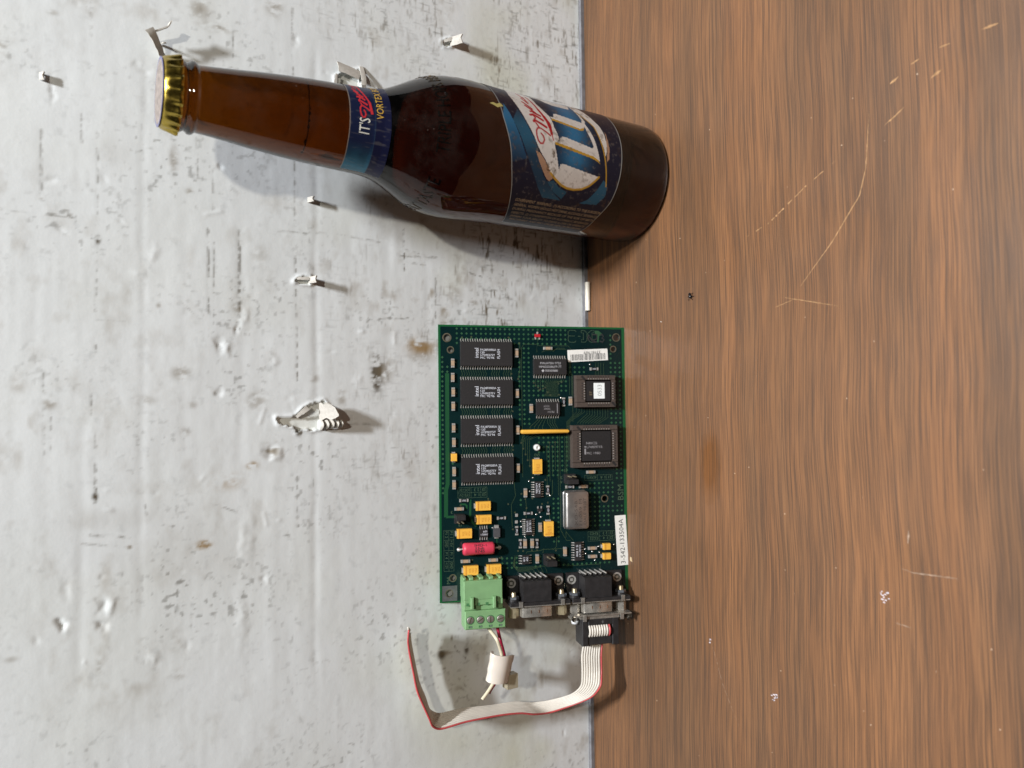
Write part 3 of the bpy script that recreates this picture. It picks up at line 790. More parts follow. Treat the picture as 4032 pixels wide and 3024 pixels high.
def glass_material():
    m = bpy.data.materials.new('amber_glass'); m.use_nodes = True
    nt = m.node_tree; b = nt.nodes['Principled BSDF']; L = nt.links.new; N = nt.nodes.new
    out = nt.nodes['Material Output']
    b.inputs['Base Color'].default_value = (0.270, 0.152, 0.024, 1)
    b.inputs['Transmission Weight'].default_value = 1.0
    b.inputs['Roughness'].default_value = 0.03; b.inputs['IOR'].default_value = 1.5
    # film of dust and dried drips on the outside
    tc = N('ShaderNodeTexCoord'); n = N('ShaderNodeTexNoise'); n.inputs['Scale'].default_value = 90; n.inputs['Detail'].default_value = 7; n.inputs['Roughness'].default_value = 0.65
    L(tc.outputs['Object'], n.inputs['Vector'])
    sp = N('ShaderNodeTexNoise'); sp.inputs['Scale'].default_value = 900; sp.inputs['Detail'].default_value = 2; L(tc.outputs['Object'], sp.inputs['Vector'])
    r1 = N('ShaderNodeMapRange'); r1.inputs[1].default_value = 0.45; r1.inputs[2].default_value = 0.75; r1.inputs[3].default_value = 0.002; r1.inputs[4].default_value = 0.024; L(n.outputs['Fac'], r1.inputs[0])
    r2 = N('ShaderNodeMapRange'); r2.inputs[1].default_value = 0.74; r2.inputs[2].default_value = 0.80; r2.inputs[3].default_value = 0.0; r2.inputs[4].default_value = 0.22; L(sp.outputs['Fac'], r2.inputs[0])
    mx = N('ShaderNodeMath'); mx.operation = 'MAXIMUM'; L(r1.outputs[0], mx.inputs[0]); L(r2.outputs[0], mx.inputs[1])
    df = N('ShaderNodeBsdfDiffuse'); df.inputs[0].default_value = (0.42, 0.36, 0.31, 1)
    ms = N('ShaderNodeMixShader'); L(mx.outputs[0], ms.inputs[0]); L(b.outputs[0], ms.inputs[1]); L(df.outputs[0], ms.inputs[2])
    L(ms.outputs[0], out.inputs['Surface'])
    r3 = N('ShaderNodeMapRange'); r3.inputs[1].default_value = 0.4; r3.inputs[2].default_value = 0.7; r3.inputs[3].default_value = 0.03; r3.inputs[4].default_value = 0.09; L(n.outputs['Fac'], r3.inputs[0]); L(r3.outputs[0], b.inputs['Roughness'])
    va = N('ShaderNodeVolumeAbsorption'); va.inputs['Color'].default_value = (0.80, 0.62, 0.15, 1); va.inputs['Density'].default_value = 190.0
    L(va.outputs[0], out.inputs['Volume'])
    return m
M_glass = glass_material()
bottle = tag(empty('beer_bottle', (BX, BY, 0)), 'brown glass beer bottle with gold crown cap and blue label standing on the table', 'bottle')
gb = MB().lathe(PROFILE[1:-1], seg=160)
glass = gb.build('glass', M_glass, bottle); autosmooth(glass, 50)
LEVEL = 176.4
# dark arc standing in for the meniscus line at the beer level, plus residue lumps
ring_r = brad(LEVEL)-1.6; mb = MB()
mb.tube([(ring_r*math.cos(t), ring_r*math.sin(t), LEVEL+0.5*math.sin(3*t)*0.4) for t in np.linspace(3.5, 6.0, 40)], 0.22, 6)
for k in range(9):
    a = random.uniform(3.4, 6.0); s_ = random.uniform(.25, .55)
    mb.box(ring_r*math.cos(a)-s_, ring_r*math.sin(a)-s_, LEVEL-.3, ring_r*math.cos(a)+s_, ring_r*math.sin(a)+s_, LEVEL+s_, s_*.3)
mb.build('beer_level_line', mat('dark_meniscus_residue', (0.05, 0.022, 0.008), 0.4), bottle, smooth=True)

# crown cap: 21 flutes, printed top
M_gold = noisy(mat('gold_lacquer', (0.50, 0.37, 0.075), 0.30, 1.0), 500, 0.3, 0.0, 4, 0.08)
capb = MB(); SEG = 21*8
rings = [(0.01,228.5,0),(6,228.5,0),(11.0,228.35,0),(12.4,228.0,0),(13.1,227.1,0.02),(13.35,226.0,0.25),(13.5,224.6,0.55),(13.75,223.2,0.85),(14.2,221.7,1.0),(13.9,221.6,1.0),(13.2,222.6,0.9)]
for r, z, fl in rings:
    for i in range(SEG):
        t = 2*math.pi*i/SEG; w = fl*0.62*math.cos(21*t)
        capb.v.append(((r+w)*math.cos(t), (r+w)*math.sin(t), z))
for k in range(len(rings)-1):
    for i in range(SEG):
        j = (i+1) % SEG; capb.f.append((k*SEG+i, (k+1)*SEG+i, (k+1)*SEG+j, k*SEG+j))
cap = capb.build('crown_cap', M_gold, bottle, smooth=True)
mb = MB().lathe([(0.01,228.62),(11.3,228.48),(12.1,228.3)], seg=64, cap0=False, cap1=False)
mb.build('cap_print', noisy(mat('cap_white_print', (0.27, 0.225, 0.20), 0.45), 500, 0.5), cap, smooth=True)
mb = MB().ring((0,0), 11.3, 12.6, 228.2, 228.42, 64); mb.build('cap_print_ring', mat('cap_blue_print', (0.10, 0.10, 0.22), 0.3), cap)

# body label: printed foil, artwork laid out in label millimetres (arc, height)
M_foil = bpy.data.materials.new('printed_foil'); M_foil.use_nodes = True
_b = M_foil.node_tree.nodes['Principled BSDF']; _a = M_foil.node_tree.nodes.new('ShaderNodeVertexColor'); _a.layer_name = 'print'
M_foil.node_tree.links.new(_a.outputs['Color'], _b.inputs['Base Color'])
_b.inputs['Roughness'].default_value = 0.38; _b.inputs['Metallic'].default_value = 0.35
NAVY = np.array([0.006, 0.010, 0.030]); BLUE = np.array([0.026, 0.165, 0.340]); WHITE = np.array([0.72, 0.72, 0.70])
GOLD = np.array([0.52, 0.31, 0.035]); PEACH = np.array([0.42, 0.26, 0.17]); TEAL = np.array([0.020, 0.105, 0.190]); RED = np.array([0.42, 0.012, 0.022])
def label_art(U, Z):
    n1 = fbm(U, Z, 5, 5, 5, 4); n2 = fbm(U, Z, 1.3, 1.3, 9, 3)
    C = np.ones(U.shape+(3,))*NAVY
    g = np.exp(-((Z-59)/7.5)**2)*np.clip((U+14)/8, 0, 1); C = C+g[..., None]*(BLUE-NAVY)      # blue field between the letters
    q = LABEL_POLYS
    def fill(name, c, fade=None):
        nonlocal C
        ins = in_poly(U, Z, q[name]).astype(float)
        if fade is not None: ins = ins*fade
        C = C*(1-ins[..., None])+c*ins[..., None]
    fill('teal3', BLUE, np.clip((U+14)/22, 0.05, 1)); fill('teal1', TEAL, np.clip(0.55+0.5*np.sin(U*0.2+1), 0.35, 1)); fill('teal2', TEAL); fill('ring', TEAL*0.8)
    fill('peach1', PEACH); fill('peach2', PEACH)
    dirt = np.clip((n1-0.54)*5, 0, 1)*np.clip((n2-0.42)*4, 0, 1)
    Wc = WHITE*(0.82+0.30*n1)[..., None]
    for nm in ('white0','white1','white2','white3','white4'): fill(nm, Wc)
    fill('gold1', GOLD); fill('gold2', GOLD)
    def line(name, c, w):
        nonlocal C
        d = seg_dist(U, Z, LABEL_LINES[name]); a = np.clip((w-d)/0.25+0.5, 0, 1)[..., None]; C = C*(1-a)+c*a
    line('gold4', GOLD, 0.32); line('gold5', GOLD, 0.5)
    for nm, w in (('m1',.38),('m2',.62),('m3',.4),('m4',.6),('m4b',.4),('m5',.5),('m6',.55),('m7',.5),('m8',.5),('m9',.42),('m10',.42)): line(nm, RED, w)
    bl = LABEL_LINES['bar']
    for k in range(len(bl)-1):
        d = seg_dist(U, Z, bl[k:k+2]); w = (0.25,0.75,1.0,0.85,0.65,0.5,0.4)[k]; a = np.clip((w-d)/0.25+0.5, 0, 1)[..., None]; C = C*(1-a)+RED*a
    # brown mould spots, mostly near the worn upper left of the lettering
    br = np.array([0.09, 0.055, 0.02])
    foc = np.exp(-(((U+9)/6)**2+((Z-71)/5)**2))+0.8*np.exp(-(((U+16)/3)**2+((Z-48)/3)**2))+0.55*np.exp(-(((U-28)/7)**2+((Z-50)/9)**2))+0.35
    a = np.clip(dirt*foc*1.3, 0, 0.85)[..., None]; C = C*(1-a)+br*a
    a = (np.clip((n2-0.66)*7, 0, 1)*0.35)[..., None]; C = C*(1-a)+np.array([.2,.19,.18])*a
    return C
TOP_U = [-46,-41.8,-32.8,-26.3,-20.8,-14,-7.8,-3.1,1.6,6.7,30,80]; TOP_Z = [81.6,82.6,85.5,87.6,89.4,91.7,93.2,94.4,95.9,97.2,99,99]
BOT_U = [-46,-40.9,-31.2,-25.8,-21.4,-14.1,-7,7.5,80]; BOT_Z = [38,36.9,36.2,34.6,33.1,32.3,31.8,31.2,31.2]
us = np.arange(-45.5, 62, 0.30); vv = np.linspace(0, 1, 226)
U, V = np.meshgrid(us, vv, indexing='ij')
zt = np.interp(U, TOP_U, TOP_Z); zb_ = np.interp(U, BOT_U, BOT_Z)
Zl = zb_+(zt-zb_)*V
Rl = np.interp(Zl, _pz, _pr)+0.12
Al = U/30.4
P = np.stack([np.sin(Al)*Rl, -np.cos(Al)*Rl, Zl], -1)
Cl = label_art(U, Zl)
edge = np.minimum(np.minimum(zt-Zl, Zl-zb_), U+45.5)
Cl = np.where((edge < 0.30)[..., None], np.array([0.33, 0.36, 0.36]), Cl)
lab = place('body_label', grid_mesh('body_label', P, Cl, M_foil), bottle)
lab['label'] = 'blue foil label with white and gold lettering and red script'
M_tan = mat('tan_ink', (0.46, 0.33, 0.20), 0.6)
mb = MB()
GOV = [(-27.6, 84.2, 19.6, 'GOVERNMENT  WARNING:', 1.95), (-27.6, 63.2, 27.6, '(1) ACCORDING TO THE SURGEON', 1.85),
       (-30.2, 83.6, 47.6, 'GENERAL, WOMEN SHOULD NOT DRINK ALCOHOLIC BEVERAGES', 1.8), (-32.8, 83.0, 46.6, 'DURING PREGNANCY BECAUSE OF THE RISK OF BIRTH', 1.8),
       (-35.4, 82.2, 44.2, 'DEFECTS. (2) CONSUMPTION OF ALCOHOLIC BEVERAGES', 1.8), (-38.0, 81.2, 42.6, 'IMPAIRS YOUR ABILITY TO DRIVE A CAR OR OPERATE', 1.8),
       (-40.6, 80.2, 41.4, 'MACHINERY, AND MAY CAUSE HEALTH PROBLEMS.', 1.8)]
for u0, z0, w, s, h in GOV:
    put_text(mb, s, lambda x, y, u0=u0, z0=z0: on_bottle((u0+y-h/2)*30.3/30.4, z0-x, 0.17), width=w, height=h*0.82)
mb.build('warning_text', M_tan, lab)

# neck label
us = np.arange(-26, 40, 0.3); zz = np.arange(143.9, 161.1, 0.22)
U, Zn = np.meshgrid(us, zz, indexing='ij')
Zs = Zn+np.interp(U, [-26,-12,0,40], [-1.2,-.3,0,0])
n1 = fbm(U, Zn, 3, 3, 33, 3)
cy = np.clip((-10-U)/14, 0, 1)**1.3
Cn = np.where((Zn > 150.3)[..., None], (1-cy[..., None])*np.array([0.010,0.018,0.060])+cy[..., None]*np.array([0.030,0.19,0.30])*(0.6+0.8*n1[..., None]), np.array([0.008,0.010,0.040]))
Cn = np.where((Zn > 160.72)[..., None], np.array([0.30,0.26,0.22]), Cn)
Cn = np.where((np.abs(Zn-150.3) < 0.13)[..., None], np.array([0.03,0.06,0.10]), Cn)
scr = np.clip((fbm(U, Zn, 0.9, 4, 37, 2)-0.68)*8, 0, 1)*0.16
Cn = Cn*(1-scr[..., None])+np.array([0.3,0.28,0.24])*scr[..., None]
Rn = np.interp(Zs, _pz, _pr)+0.12; An = U/17.3
P = np.stack([np.sin(An)*Rn, -np.cos(An)*Rn, Zs], -1)
nlab = place('neck_label', grid_mesh('neck_label', P, Cn, M_foil), bottle)
nlab['label'] = 'dark blue neck band with red script and yellow words'
def on_neck(u, z): 
    r = brad(z)+0.22; a = u/17.3; return (math.sin(a)*r, -math.cos(a)*r, z)
mb = MB(); put_text(mb, "IT'S", lambda x, y: on_neck(-6.9+x, 152.6+y), width=6.0, height=4.4)
mb.build('lettering', mat('white_ink', (0.70, 0.70, 0.64), 0.5), nlab)
mb = MB(); put_text(mb, 'VORTEX BOTTLE', lambda x, y: on_neck(-0.5+x, 147.0+y), width=26, height=2.9)
mb.build('lettering', mat('yellow_ink', (0.52, 0.32, 0.05), 0.5), nlab)
mb = MB()
def neckpt(p): return ((p[0]+1)/30*20-0.6, 151.6+(p[1]-71)/13*7.2)
def ink(pts, w):
    n = len(pts); Lp = []; Rp = []
    for k in range(n):
        a = pts[max(k-1,0)]; b = pts[min(k+1,n-1)]; d = math.hypot(b[0]-a[0], b[1]-a[1]) or 1
        nx, ny = -(b[1]-a[1])/d*w, (b[0]-a[0])/d*w
        Lp.append(on_neck(pts[k][0]+nx, pts[k][1]+ny)); Rp.append(on_neck(pts[k][0]-nx, pts[k][1]-ny))
    mb.add(Lp+Rp, [(n+k,n+k+1,k+1,k) for k in range(n-1)])
for nm, w in (('m1',.32),('m2',.42),('m3',.3),('m4',.42),('m4b',.3),('m5',.36),('m6',.4),('m7',.36),('m8',.36),('m9',.32),('m10',.32)):
    ink([neckpt(p) for p in LABEL_LINES[nm]], w)
ink([neckpt(p) for p in LABEL_LINES['bar'][:4]], 0.55); ink([neckpt(p) for p in LABEL_LINES['bar'][3:]], 0.38)
mb.build('script_lettering', mat('red_ink', (0.50, 0.025, 0.035), 0.5), nlab)

# raised lettering round the shoulder: each stroke stands 0.5 mm proud
for s, u0, w in (('TRIPLE HOPS BREWED', -13.2, 62), ('GREAT TASTE', -66.0, 41)):
    v, f = text_outline(s); sc = w/v[:,0].max(); hgt = 5.2
    flat = MB(); top = []; bot = []
    for x, y in v:
        u = u0+x*sc; z = 121.6+y*hgt/0.7
        top.append(on_bottle(u, z, 0.24, 29.6)); bot.append(on_bottle(u, z, -0.25, 29.6))
    n = len(v); edges = {}
    for poly in f:
        for a, b in zip(poly, poly[1:]+poly[:1]):
            k = (min(a,b), max(a,b)); edges[k] = None if k in edges else (a, b)
    fs = list(f)+[(b, a, n+a, n+b) for e in edges.values() if e for a, b in [e]]
    flat.add(top+bot, fs)
    flat.build('raised_lettering', M_glass, glass)
# a torn crumb of old label on the shoulder
mb = MB()
pts = [(9.5,101.5),(10.6,99.5),(10.2,97.6),(11.4,95.8),(9.8,94.3),(9.2,95.9),(8.2,97.6),(9.0,99.5)]
mb.add([on_bottle(u+3, z+1.5, 0.15, 30.4) for u, z in pts], [tuple(range(len(pts)))])
mb.build('label_scrap', mat('dried_glue', (0.42, 0.36, 0.12), 0.7), glass)

# ------------------------------------------------------------------ circuit board leaning on the wall
T, BW = 139.4, 100.0
LEAN = rad(18.835)
board = tag(empty('circuit_board', (18.35-T, -33.05, 0), (math.pi/2-LEAN, 0, 0)),
            'dark green circuit board crowded with chips leaning against the white wall', 'circuit board')
# board millimetres: s down from the top edge, t from the right end to the left end, h above the face
def sx(s, t, h=0.0): return (T-t, BW-s, h)
def pbox(mb, s0, t0, s1, t1, h0, h1, taper=0.0): return mb.box(T-t1, BW-s1, h0, T-t0, BW-s0, h1, taper)
def pbev(mb, s0, t0, s1, t1, h0, h1, b=0.3): return mb.bbox(T-t1, BW-s1, h0, T-t0, BW-s0, h1, b)
HOLES = [((4.4,6.6),1.75,2.2),((6.2,12.8),1.35,1.75),((95.3,5.4),1.75,2.1),((93.5,11.6),1.35,1.7),((6.6,127.4),1.45,1.8),((4.8,134.9),1.7,2.1),((87.5,90.6),1.5,1.9)]
def board_material():
    m = bpy.data.materials.new('green_solder_mask'); m.use_nodes = True
    nt = m.node_tree; b = nt.nodes['Principled BSDF']; L = nt.links.new; N = nt.nodes.new
    tc = N('ShaderNodeTexCoord'); sp = N('ShaderNodeSeparateXYZ'); L(tc.outputs['Object'], sp.inputs[0])
    # copper-free rim round the edge shows the brighter laminate
    def band(v, lo, hi):
        a = N('ShaderNodeMath'); a.operation = 'GREATER_THAN'; L(v, a.inputs[0]); a.inputs[1].default_value = lo
        c = N('ShaderNodeMath'); c.operation = 'LESS_THAN'; L(v, c.inputs[0]); c.inputs[1].default_value = hi
        p = N('ShaderNodeMath'); p.operation = 'MULTIPLY'; L(a.outputs[0], p.inputs[0]); L(c.outputs[0], p.inputs[1]); return p.outputs[0]
    p = N('ShaderNodeMath'); p.operation = 'MULTIPLY'; L(band(sp.outputs[0], 0.0006, (T-1.0)*MM), p.inputs[0]); L(band(sp.outputs[1], 0.0016, (BW-1.1)*MM), p.inputs[1])
    n = N('ShaderNodeTexNoise'); n.inputs['Scale'].default_value = 60; n.inputs['Detail'].default_value = 6; L(tc.outputs['Object'], n.inputs['Vector'])
    r = N('ShaderNodeMapRange'); r.inputs[1].default_value = .3; r.inputs[2].default_value = .7; r.inputs[3].default_value = 0; r.inputs[4].default_value = 1; L(n.outputs['Fac'], r.inputs[0])
    x = N('ShaderNodeMix'); x.data_type = 'RGBA'; L(r.outputs[0], x.inputs[0]); x.inputs[6].default_value = (0.0024,0.0125,0.0140,1); x.inputs[7].default_value = (0.0042,0.018,0.0180,1)
    y = N('ShaderNodeMix'); y.data_type = 'RGBA'; L(p.outputs[0], y.inputs[0]); y.inputs[6].default_value = (0.010,0.085,0.028,1); L(x.outputs[2], y.inputs[7])
    L(y.outputs[2], b.inputs['Base Color'])
    rr = N('ShaderNodeMapRange'); rr.inputs[3].default_value = 0.10; rr.inputs[4].default_value = 0.22; L(n.outputs['Fac'], rr.inputs[0]); L(rr.outputs[0], b.inputs['Roughness'])
    return m
M_pcb = board_material()
def build_board():
    bm = bmesh.new(); loops = [[(0,0),(T,0),(T,BW),(0,BW)]]
    for (s, t), r, _ in HOLES:
        loops.append([(T-t+r*math.cos(a), BW-s+r*math.sin(a)) for a in np.linspace(0, 2*math.pi, 29)[:-1]])
    edges = []
    for lp in loops:
        vs_ = [bm.verts.new((x*MM, y*MM, -1.6*MM)) for x, y in lp]
        edges += [bm.edges.new((vs_[i], vs_[(i+1) % len(vs_)])) for i in range(len(vs_))]
    g = bmesh.ops.triangle_fill(bm, edges=edges, use_beauty=True, use_dissolve=False)
    fs = [f for f in g['geom'] if isinstance(f, bmesh.types.BMFace)]
    # drop faces that fell inside holes
    for f in list(fs):
        c = f.calc_center_median()/MM
        if any(math.hypot(c.x-(T-t), c.y-(BW-s)) < r*0.98 for (s, t), r, _ in HOLES):
            bm.faces.remove(f); fs.remove(f)
    e = bmesh.ops.extrude_face_region(bm, geom=fs)
    bmesh.ops.translate(bm, vec=(0,0,1.6*MM), verts=[v for v in e['geom'] if isinstance(v, bmesh.types.BMVert)])
    bmesh.ops.recalc_face_normals(bm, faces=bm.faces)
    me = bpy.data.meshes.new('board'); bm.to_mesh(me); bm.free(); me.materials.append(M_pcb)
    return place('board', me, board)
pcb_o = build_board()

M_tin = noisy(mat('tinned_metal', (0.66, 0.64, 0.60), 0.36, 0.6), 900, 0.25)
M_nickel = noisy(mat('nickel_plate', (0.60, 0.57, 0.51), 0.26, 0.75), 300, 0.35, 0, 4, 0.08)
M_brassy = noisy(mat('yellow_zinc', (0.60, 0.51, 0.33), 0.28, 0.7), 300, 0.4)
M_blackp = noisy(mat('black_plastic', (0.022, 0.021, 0.022), 0.45), 350, 0.35, 0.05)
M_epoxy = noisy(mat('chip_epoxy', (0.018, 0.0165, 0.017), 0.62, spec=0.35), 1200, 0.22, 0.15)
M_socket = noisy(mat('brown_socket_plastic', (0.072, 0.054, 0.045), 0.6, spec=0.35), 900, 0.2, 0.1)
M_slot = mat('painted_recess_shade', (0.012, 0.010, 0.010), 0.7)  # near-black colour paints the shade inside slots, jumper windows and dimples
M_mark = mat('white_marking_ink', (0.62, 0.64, 0.70), 0.6)
M_dim = mat('grey_marking_ink', (0.26, 0.25, 0.26), 0.6)
M_copper = mat('masked_copper_pad', (0.026, 0.085, 0.040), 0.35)
M_trace = mat('masked_copper_trace', (0.045, 0.075, 0.035), 0.35)
M_legend = mat('etched_lettering', (0.055, 0.095, 0.055), 0.4)
M_white = noisy(mat('paper_label', (0.76, 0.75, 0.71), 0.6), 300, 0.08)
M_ink = mat('black_ink', (0.02, 0.02, 0.022), 0.6)
M_capbody = noisy(mat('ceramic_tan', (0.38, 0.27, 0.18), 0.5), 900, 0.1)
M_yel = noisy(mat('yellow_epoxy', (0.78, 0.42, 0.06), 0.42), 600, 0.06)
M_yband = mat('orange_band', (0.52, 0.20, 0.025), 0.5)

mb = MB()
for (s, t), r0, r1 in HOLES: mb.ring((T-t, BW-s), r0, r1+0.12, 0.0, 0.05)
tag(mb.build('hole_rings', noisy(mat('worn_pad', (0.34, 0.31, 0.22), 0.35, 0.8), 500, .3), board), kind='stuff')
mb = MB(); pbox(mb, 1.2, 131.0, 9.0, 138.9, 0, 0.04)
gp = mb  # square earth pad with its hole left open
gp.v = []; gp.f = []
ring_pts = [(T-134.9+2.1*math.cos(a), BW-4.8+2.1*math.sin(a)) for a in np.linspace(0, 2*math.pi, 25)[:-1]]
sq = []
for a in np.linspace(0, 2*math.pi, 25)[:-1]:
    c, s_ = math.cos(a), math.sin(a); k = 3.7/max(abs(c), abs(s_)); sq.append((T-134.9+c*k*1.02, BW-5.0+s_*k*1.02))
gp.add([(x,y,0.06) for x,y in ring_pts]+[(x,y,0.06) for x,y in sq], [(i,24+i,24+(i+1) % 24,(i+1) % 24) for i in range(24)])
gp.build('earth_pad', noisy(mat('dull_tin', (0.20, 0.20, 0.21), 0.45, 0.7), 300, .3), board)

# ---- positions read off the board (s0, t0, s1, t1)
FLASH = [(11.0,8.6,37.9,21.2),(10.9,28.1,38.0,40.8),(11.0,47.7,37.9,60.4),(11.1,67.3,38.1,79.8)]
CAPS = [(6.4,17.3,8.2,21.9),(6.4,24.6,8.1,29.1),(6.6,31.9,8.3,36.5),(6.6,39.1,8.2,43.7),(6.7,50.0,8.3,54.6),(6.8,57.4,8.4,61.8),(39.7,11.9,41.4,16.6),(39.8,32.7,41.4,37.4),(39.9,51.5,41.5,56.2),(39.9,71.0,41.5,75.7),(54.8,10.8,59.8,12.4),(47.2,40.5,48.9,45.2),(68.4,36.8,70.1,41.5),(6.8,71.9,8.4,76.6),(6.7,78.5,8.4,83.2),(77.4,75.7,82.4,77.2),(43.6,83.8,45.3,88.5),(73.2,83.1,78.1,84.6),(7.6,92.2,12.4,93.8),(10.6,118.5,15.4,120.0),(24.8,118.6,29.7,120.2),(51.3,101.7,52.8,106.3),(43.1,109.6,44.8,114.3),(46.8,109.6,48.6,114.4),(64.4,114.7,66.0,119.4),(77.7,115.2,82.6,116.9),(77.7,119.6,82.7,121.1),(49.5,117.7,51.1,122.3)]
RES = [(80.0,21.5,85.2,23.0),(64.7,37.2,66.5,42.0),(55.5,82.7,57.3,87.5),(65.8,83.2,70.8,84.5),(10.1,88.2,14.9,89.6),(29.3,97.7,34.1,99.3),(43.4,95.9,48.3,97.4),(55.6,93.1,57.3,97.8),(38.9,103.0,40.5,107.5),(40.7,109.6,42.4,114.3),(49.5,109.9,51.1,114.7)]
TANT = [(48.3,69.0,53.0,76.5),(5.9,65.1,8.8,69.0),(18.3,89.5,25.8,94.1),(18.5,96.3,26.1,100.9),(8.6,102.8,16.1,107.6),(11.8,121.3,19.2,126.1),(23.6,121.3,30.9,126.2),(53.9,101.0,58.7,108.5),(85.6,113.7,89.5,117.0),(85.5,118.7,89.6,122.0)]
BIG = [(49.2,15.2,66.9,27.5),(50.4,37.6,63.0,47.9),(71.3,25.7,92.8,42.5),(68.8,51.8,93.6,73.8),(64.5,85.7,77.1,105.3),(47.6,80.4,54.3,88.8),(42.6,99.3,49.3,107.9),(68.9,112.3,75.8,122.3),(20,102,24.9,109.2),(40.9,117.6,47.5,122.7),(64.9,76.9,71.7,82.2),(53.2,117.6,59.5,123.3),(68,11,90.6,18.8),(68.2,1.2,89.5,8.8),(42,53.0,66.8,56.5),(92.8,99.4,100.5,126.2),(10,109,27.5,116.4),(78,107,93,113),(76.4,77.8,92.1,81),(1.2,130.5,9.2,139),(33,127.2,97,140),(9,125.5,31.5,140),(94,82.5,98.6,92.3)]

# ---- copper dots of the ground plane showing through the mask
dots = MB()
ZONES = [(9,1.4,67,9.4),(42,9,48.6,53),(49,27,55.5,37),(63,26,68.5,35.5),(50,56.6,67.5,67.5),(69.5,19.4,79,25),(90.6,17.5,99.2,58),(93.8,58,99.2,82),(56,67,67,78.5),(77.8,82,93,106.5),(93,93,99,99),(1.2,15.5,3.0,86),(48,117,63,127.4),(60,122.8,99,128),(32,117,40,127),(91,2,93,18),(3.8,21,6.0,24),(4.2,63,5.6,65),(4,70,8,71.6),(73.2,85.5,78,87),(58.5,88,63.5,112),(40.2,88.5,44,92.5),(91,82,93.4,99)]
for i in range(40):
    for j in range(57):
        s = 2.0+i*2.5; t = 1.95+j*2.44
        if not any(a <= s <= c and b <= t <= d for a, b, c, d in ZONES): continue
        if any(a-0.9 < s < c+0.9 and b-0.9 < t < d+0.9 for a, b, c, d in FLASH+CAPS+RES+TANT+BIG): continue
        if any(math.hypot(s-hs, t-ht) < r1+0.9 for (hs, ht), _, r1 in HOLES): continue
        r = 0.68; x, y, _ = sx(s, t)
        dots.add([(x-r,y,.02),(x,y-r,.02),(x+r,y,.02),(x,y+r,.02)], [(0,1,2,3)])
tag(dots.build('copper_dots', M_copper, board), kind='stuff')

# ---- traces
tr = MB(); vias = MB()
def trace(pts, w=0.20): tr.strip([sx(*p)[:2] for p in pts], w, 0.035)
def via(s, t, r=0.42): vias.ring(sx(s, t)[:2], r*0.5, r, 0, 0.05, 10)
def fanned(a, b, ta, tb):
    trace([(a, ta), (a, ta+(tb-ta)*0.3), (b, ta+(tb-ta)*0.3+abs(b-a)), (b, tb)])
for k in range(3):
    t0 = FLASH[k][3]+1.4; t1 = FLASH[k+1][1]-1.4
    for i in range(22):
        if i in (11, 12, 17): continue
        s = 11.7+i*1.24; d = 0.55*(1 if i < 11 else -1)
        trace([(s, t0),(s, t0+1.2),(s+d, t0+2.0),(s+d, t1-1.6),(s+d*0.4, t1-0.8),(s+d*0.4, t1)], 0.16)
for s, t in ((8.6,19.2),(8.9,34.8),(8.8,41),(9,53),(8.9,60.5),(8.6,74),(8.7,80.5),(12.2,6.4),(17,6.1),(36.4,6.2),(37.8,24.9),(37.9,27),(38.2,64),(38.2,44.2),(38.2,62.2),(38.2,66.5)): via(s, t)
for i in range(6): trace([(42.0+i*0.0, 0), (42.0, 0)], 0.01) if False else None
trace([(42.4,8.6),(42.4,22),(41.2,27.5)]); via(42,9); via(41.3,27.6)
for s0, tt in ((43.2, 78),(44.1, 60),(62.2,88),(63.2,92),(66.0,110),(66.9,98)):
    trace([(s0, 56.5), (s0, tt)], 0.17)
trace([(52,6.5),(52,9.5),(44.5,9.5),(43.2,11.5),(43.2,56)], 0.17); trace([(51.5,13.6),(51.5,10.2),(68.5,10.2),(69.7,11.6),(69.7,24),(70.6,25.4),(70.6,50)], 0.17)
trace([(54,13.6),(56,12.8),(60,12.8),(62,12),(67.5,12)], 0.17); trace([(60.2,13.2),(62.5,11.4),(66.5,11.4)], 0.17)
for k in range(14): 
    s = 50.6+k*1.27
    if k < 5: trace([(s,27.8),(s,30.5+k%3)], 0.16); via(s, 31+k%3)
for k in range(11):
    s = 56.4+k*0.62; trace([(55.6+k*1.02,27.8),(55.6+k*1.02,28.6),(s,29.4),(s,34.8+0.2*k),(s-1.6,36.6)], 0.15)
for s, t in ((49.6,29.5),(54.6,32.6),(57,34.4),(63,30),(63.2,35.8),(58.5,36),(52.5,33.4),(64.6,29.2)): via(s, t)
for k in range(8):
    s = 51.6+k*1.3; trace([(s,48),(s,48.8),(s-4.2+k*0.9,52.4),(s-4.2+k*0.9,53.6)] if k < 4 else [(s,48),(s,50.5),(s+2.4-k*0.15,53),(s+2.4-k*0.15,53.8)], 0.16)
for k in range(5): trace([(44.6+k*2.5,56.2),(42.6+k*1.1,59),(42.6+k*1.1,60+k*3)], 0.16); via(42.6+k*1.1, 60.5+k*3)
for k in range(13):
    s1 = 72+k*1.5; trace([(72.6+k*1.45,43),(72.6+k*1.45,45.0+0.25*k),(67.4+k*1.45,50.0+0.1*k),(67.4+k*1.45,51.4)] if k > 3 else [(72.6+k*1.45,43),(72.6+k*1.45,45),(67.2+k*0.55,50),(67.2+k*0.55,70)], 0.16)
for s in (83.6,85,86.4,88.0): trace([(s,18.9),(s,25.6)], 0.17)
for s in (67.8,69.0): trace([(s,19),(s,24.4),(s+1.2,26),(s+1.2,36)], 0.17)
for k in range(4): trace([(56.2+k*1.5,63-(k%2)*2),(56.2+k*1.5,84-k*3)], 0.17); via(56.2+k*1.5, 62.6-(k%2)*2)
trace([(63.2,92),(63.2,106),(66.2,111.5),(68.4,111.6)], 0.18); trace([(66,86),(66,107),(70,111.8)], 0.18)
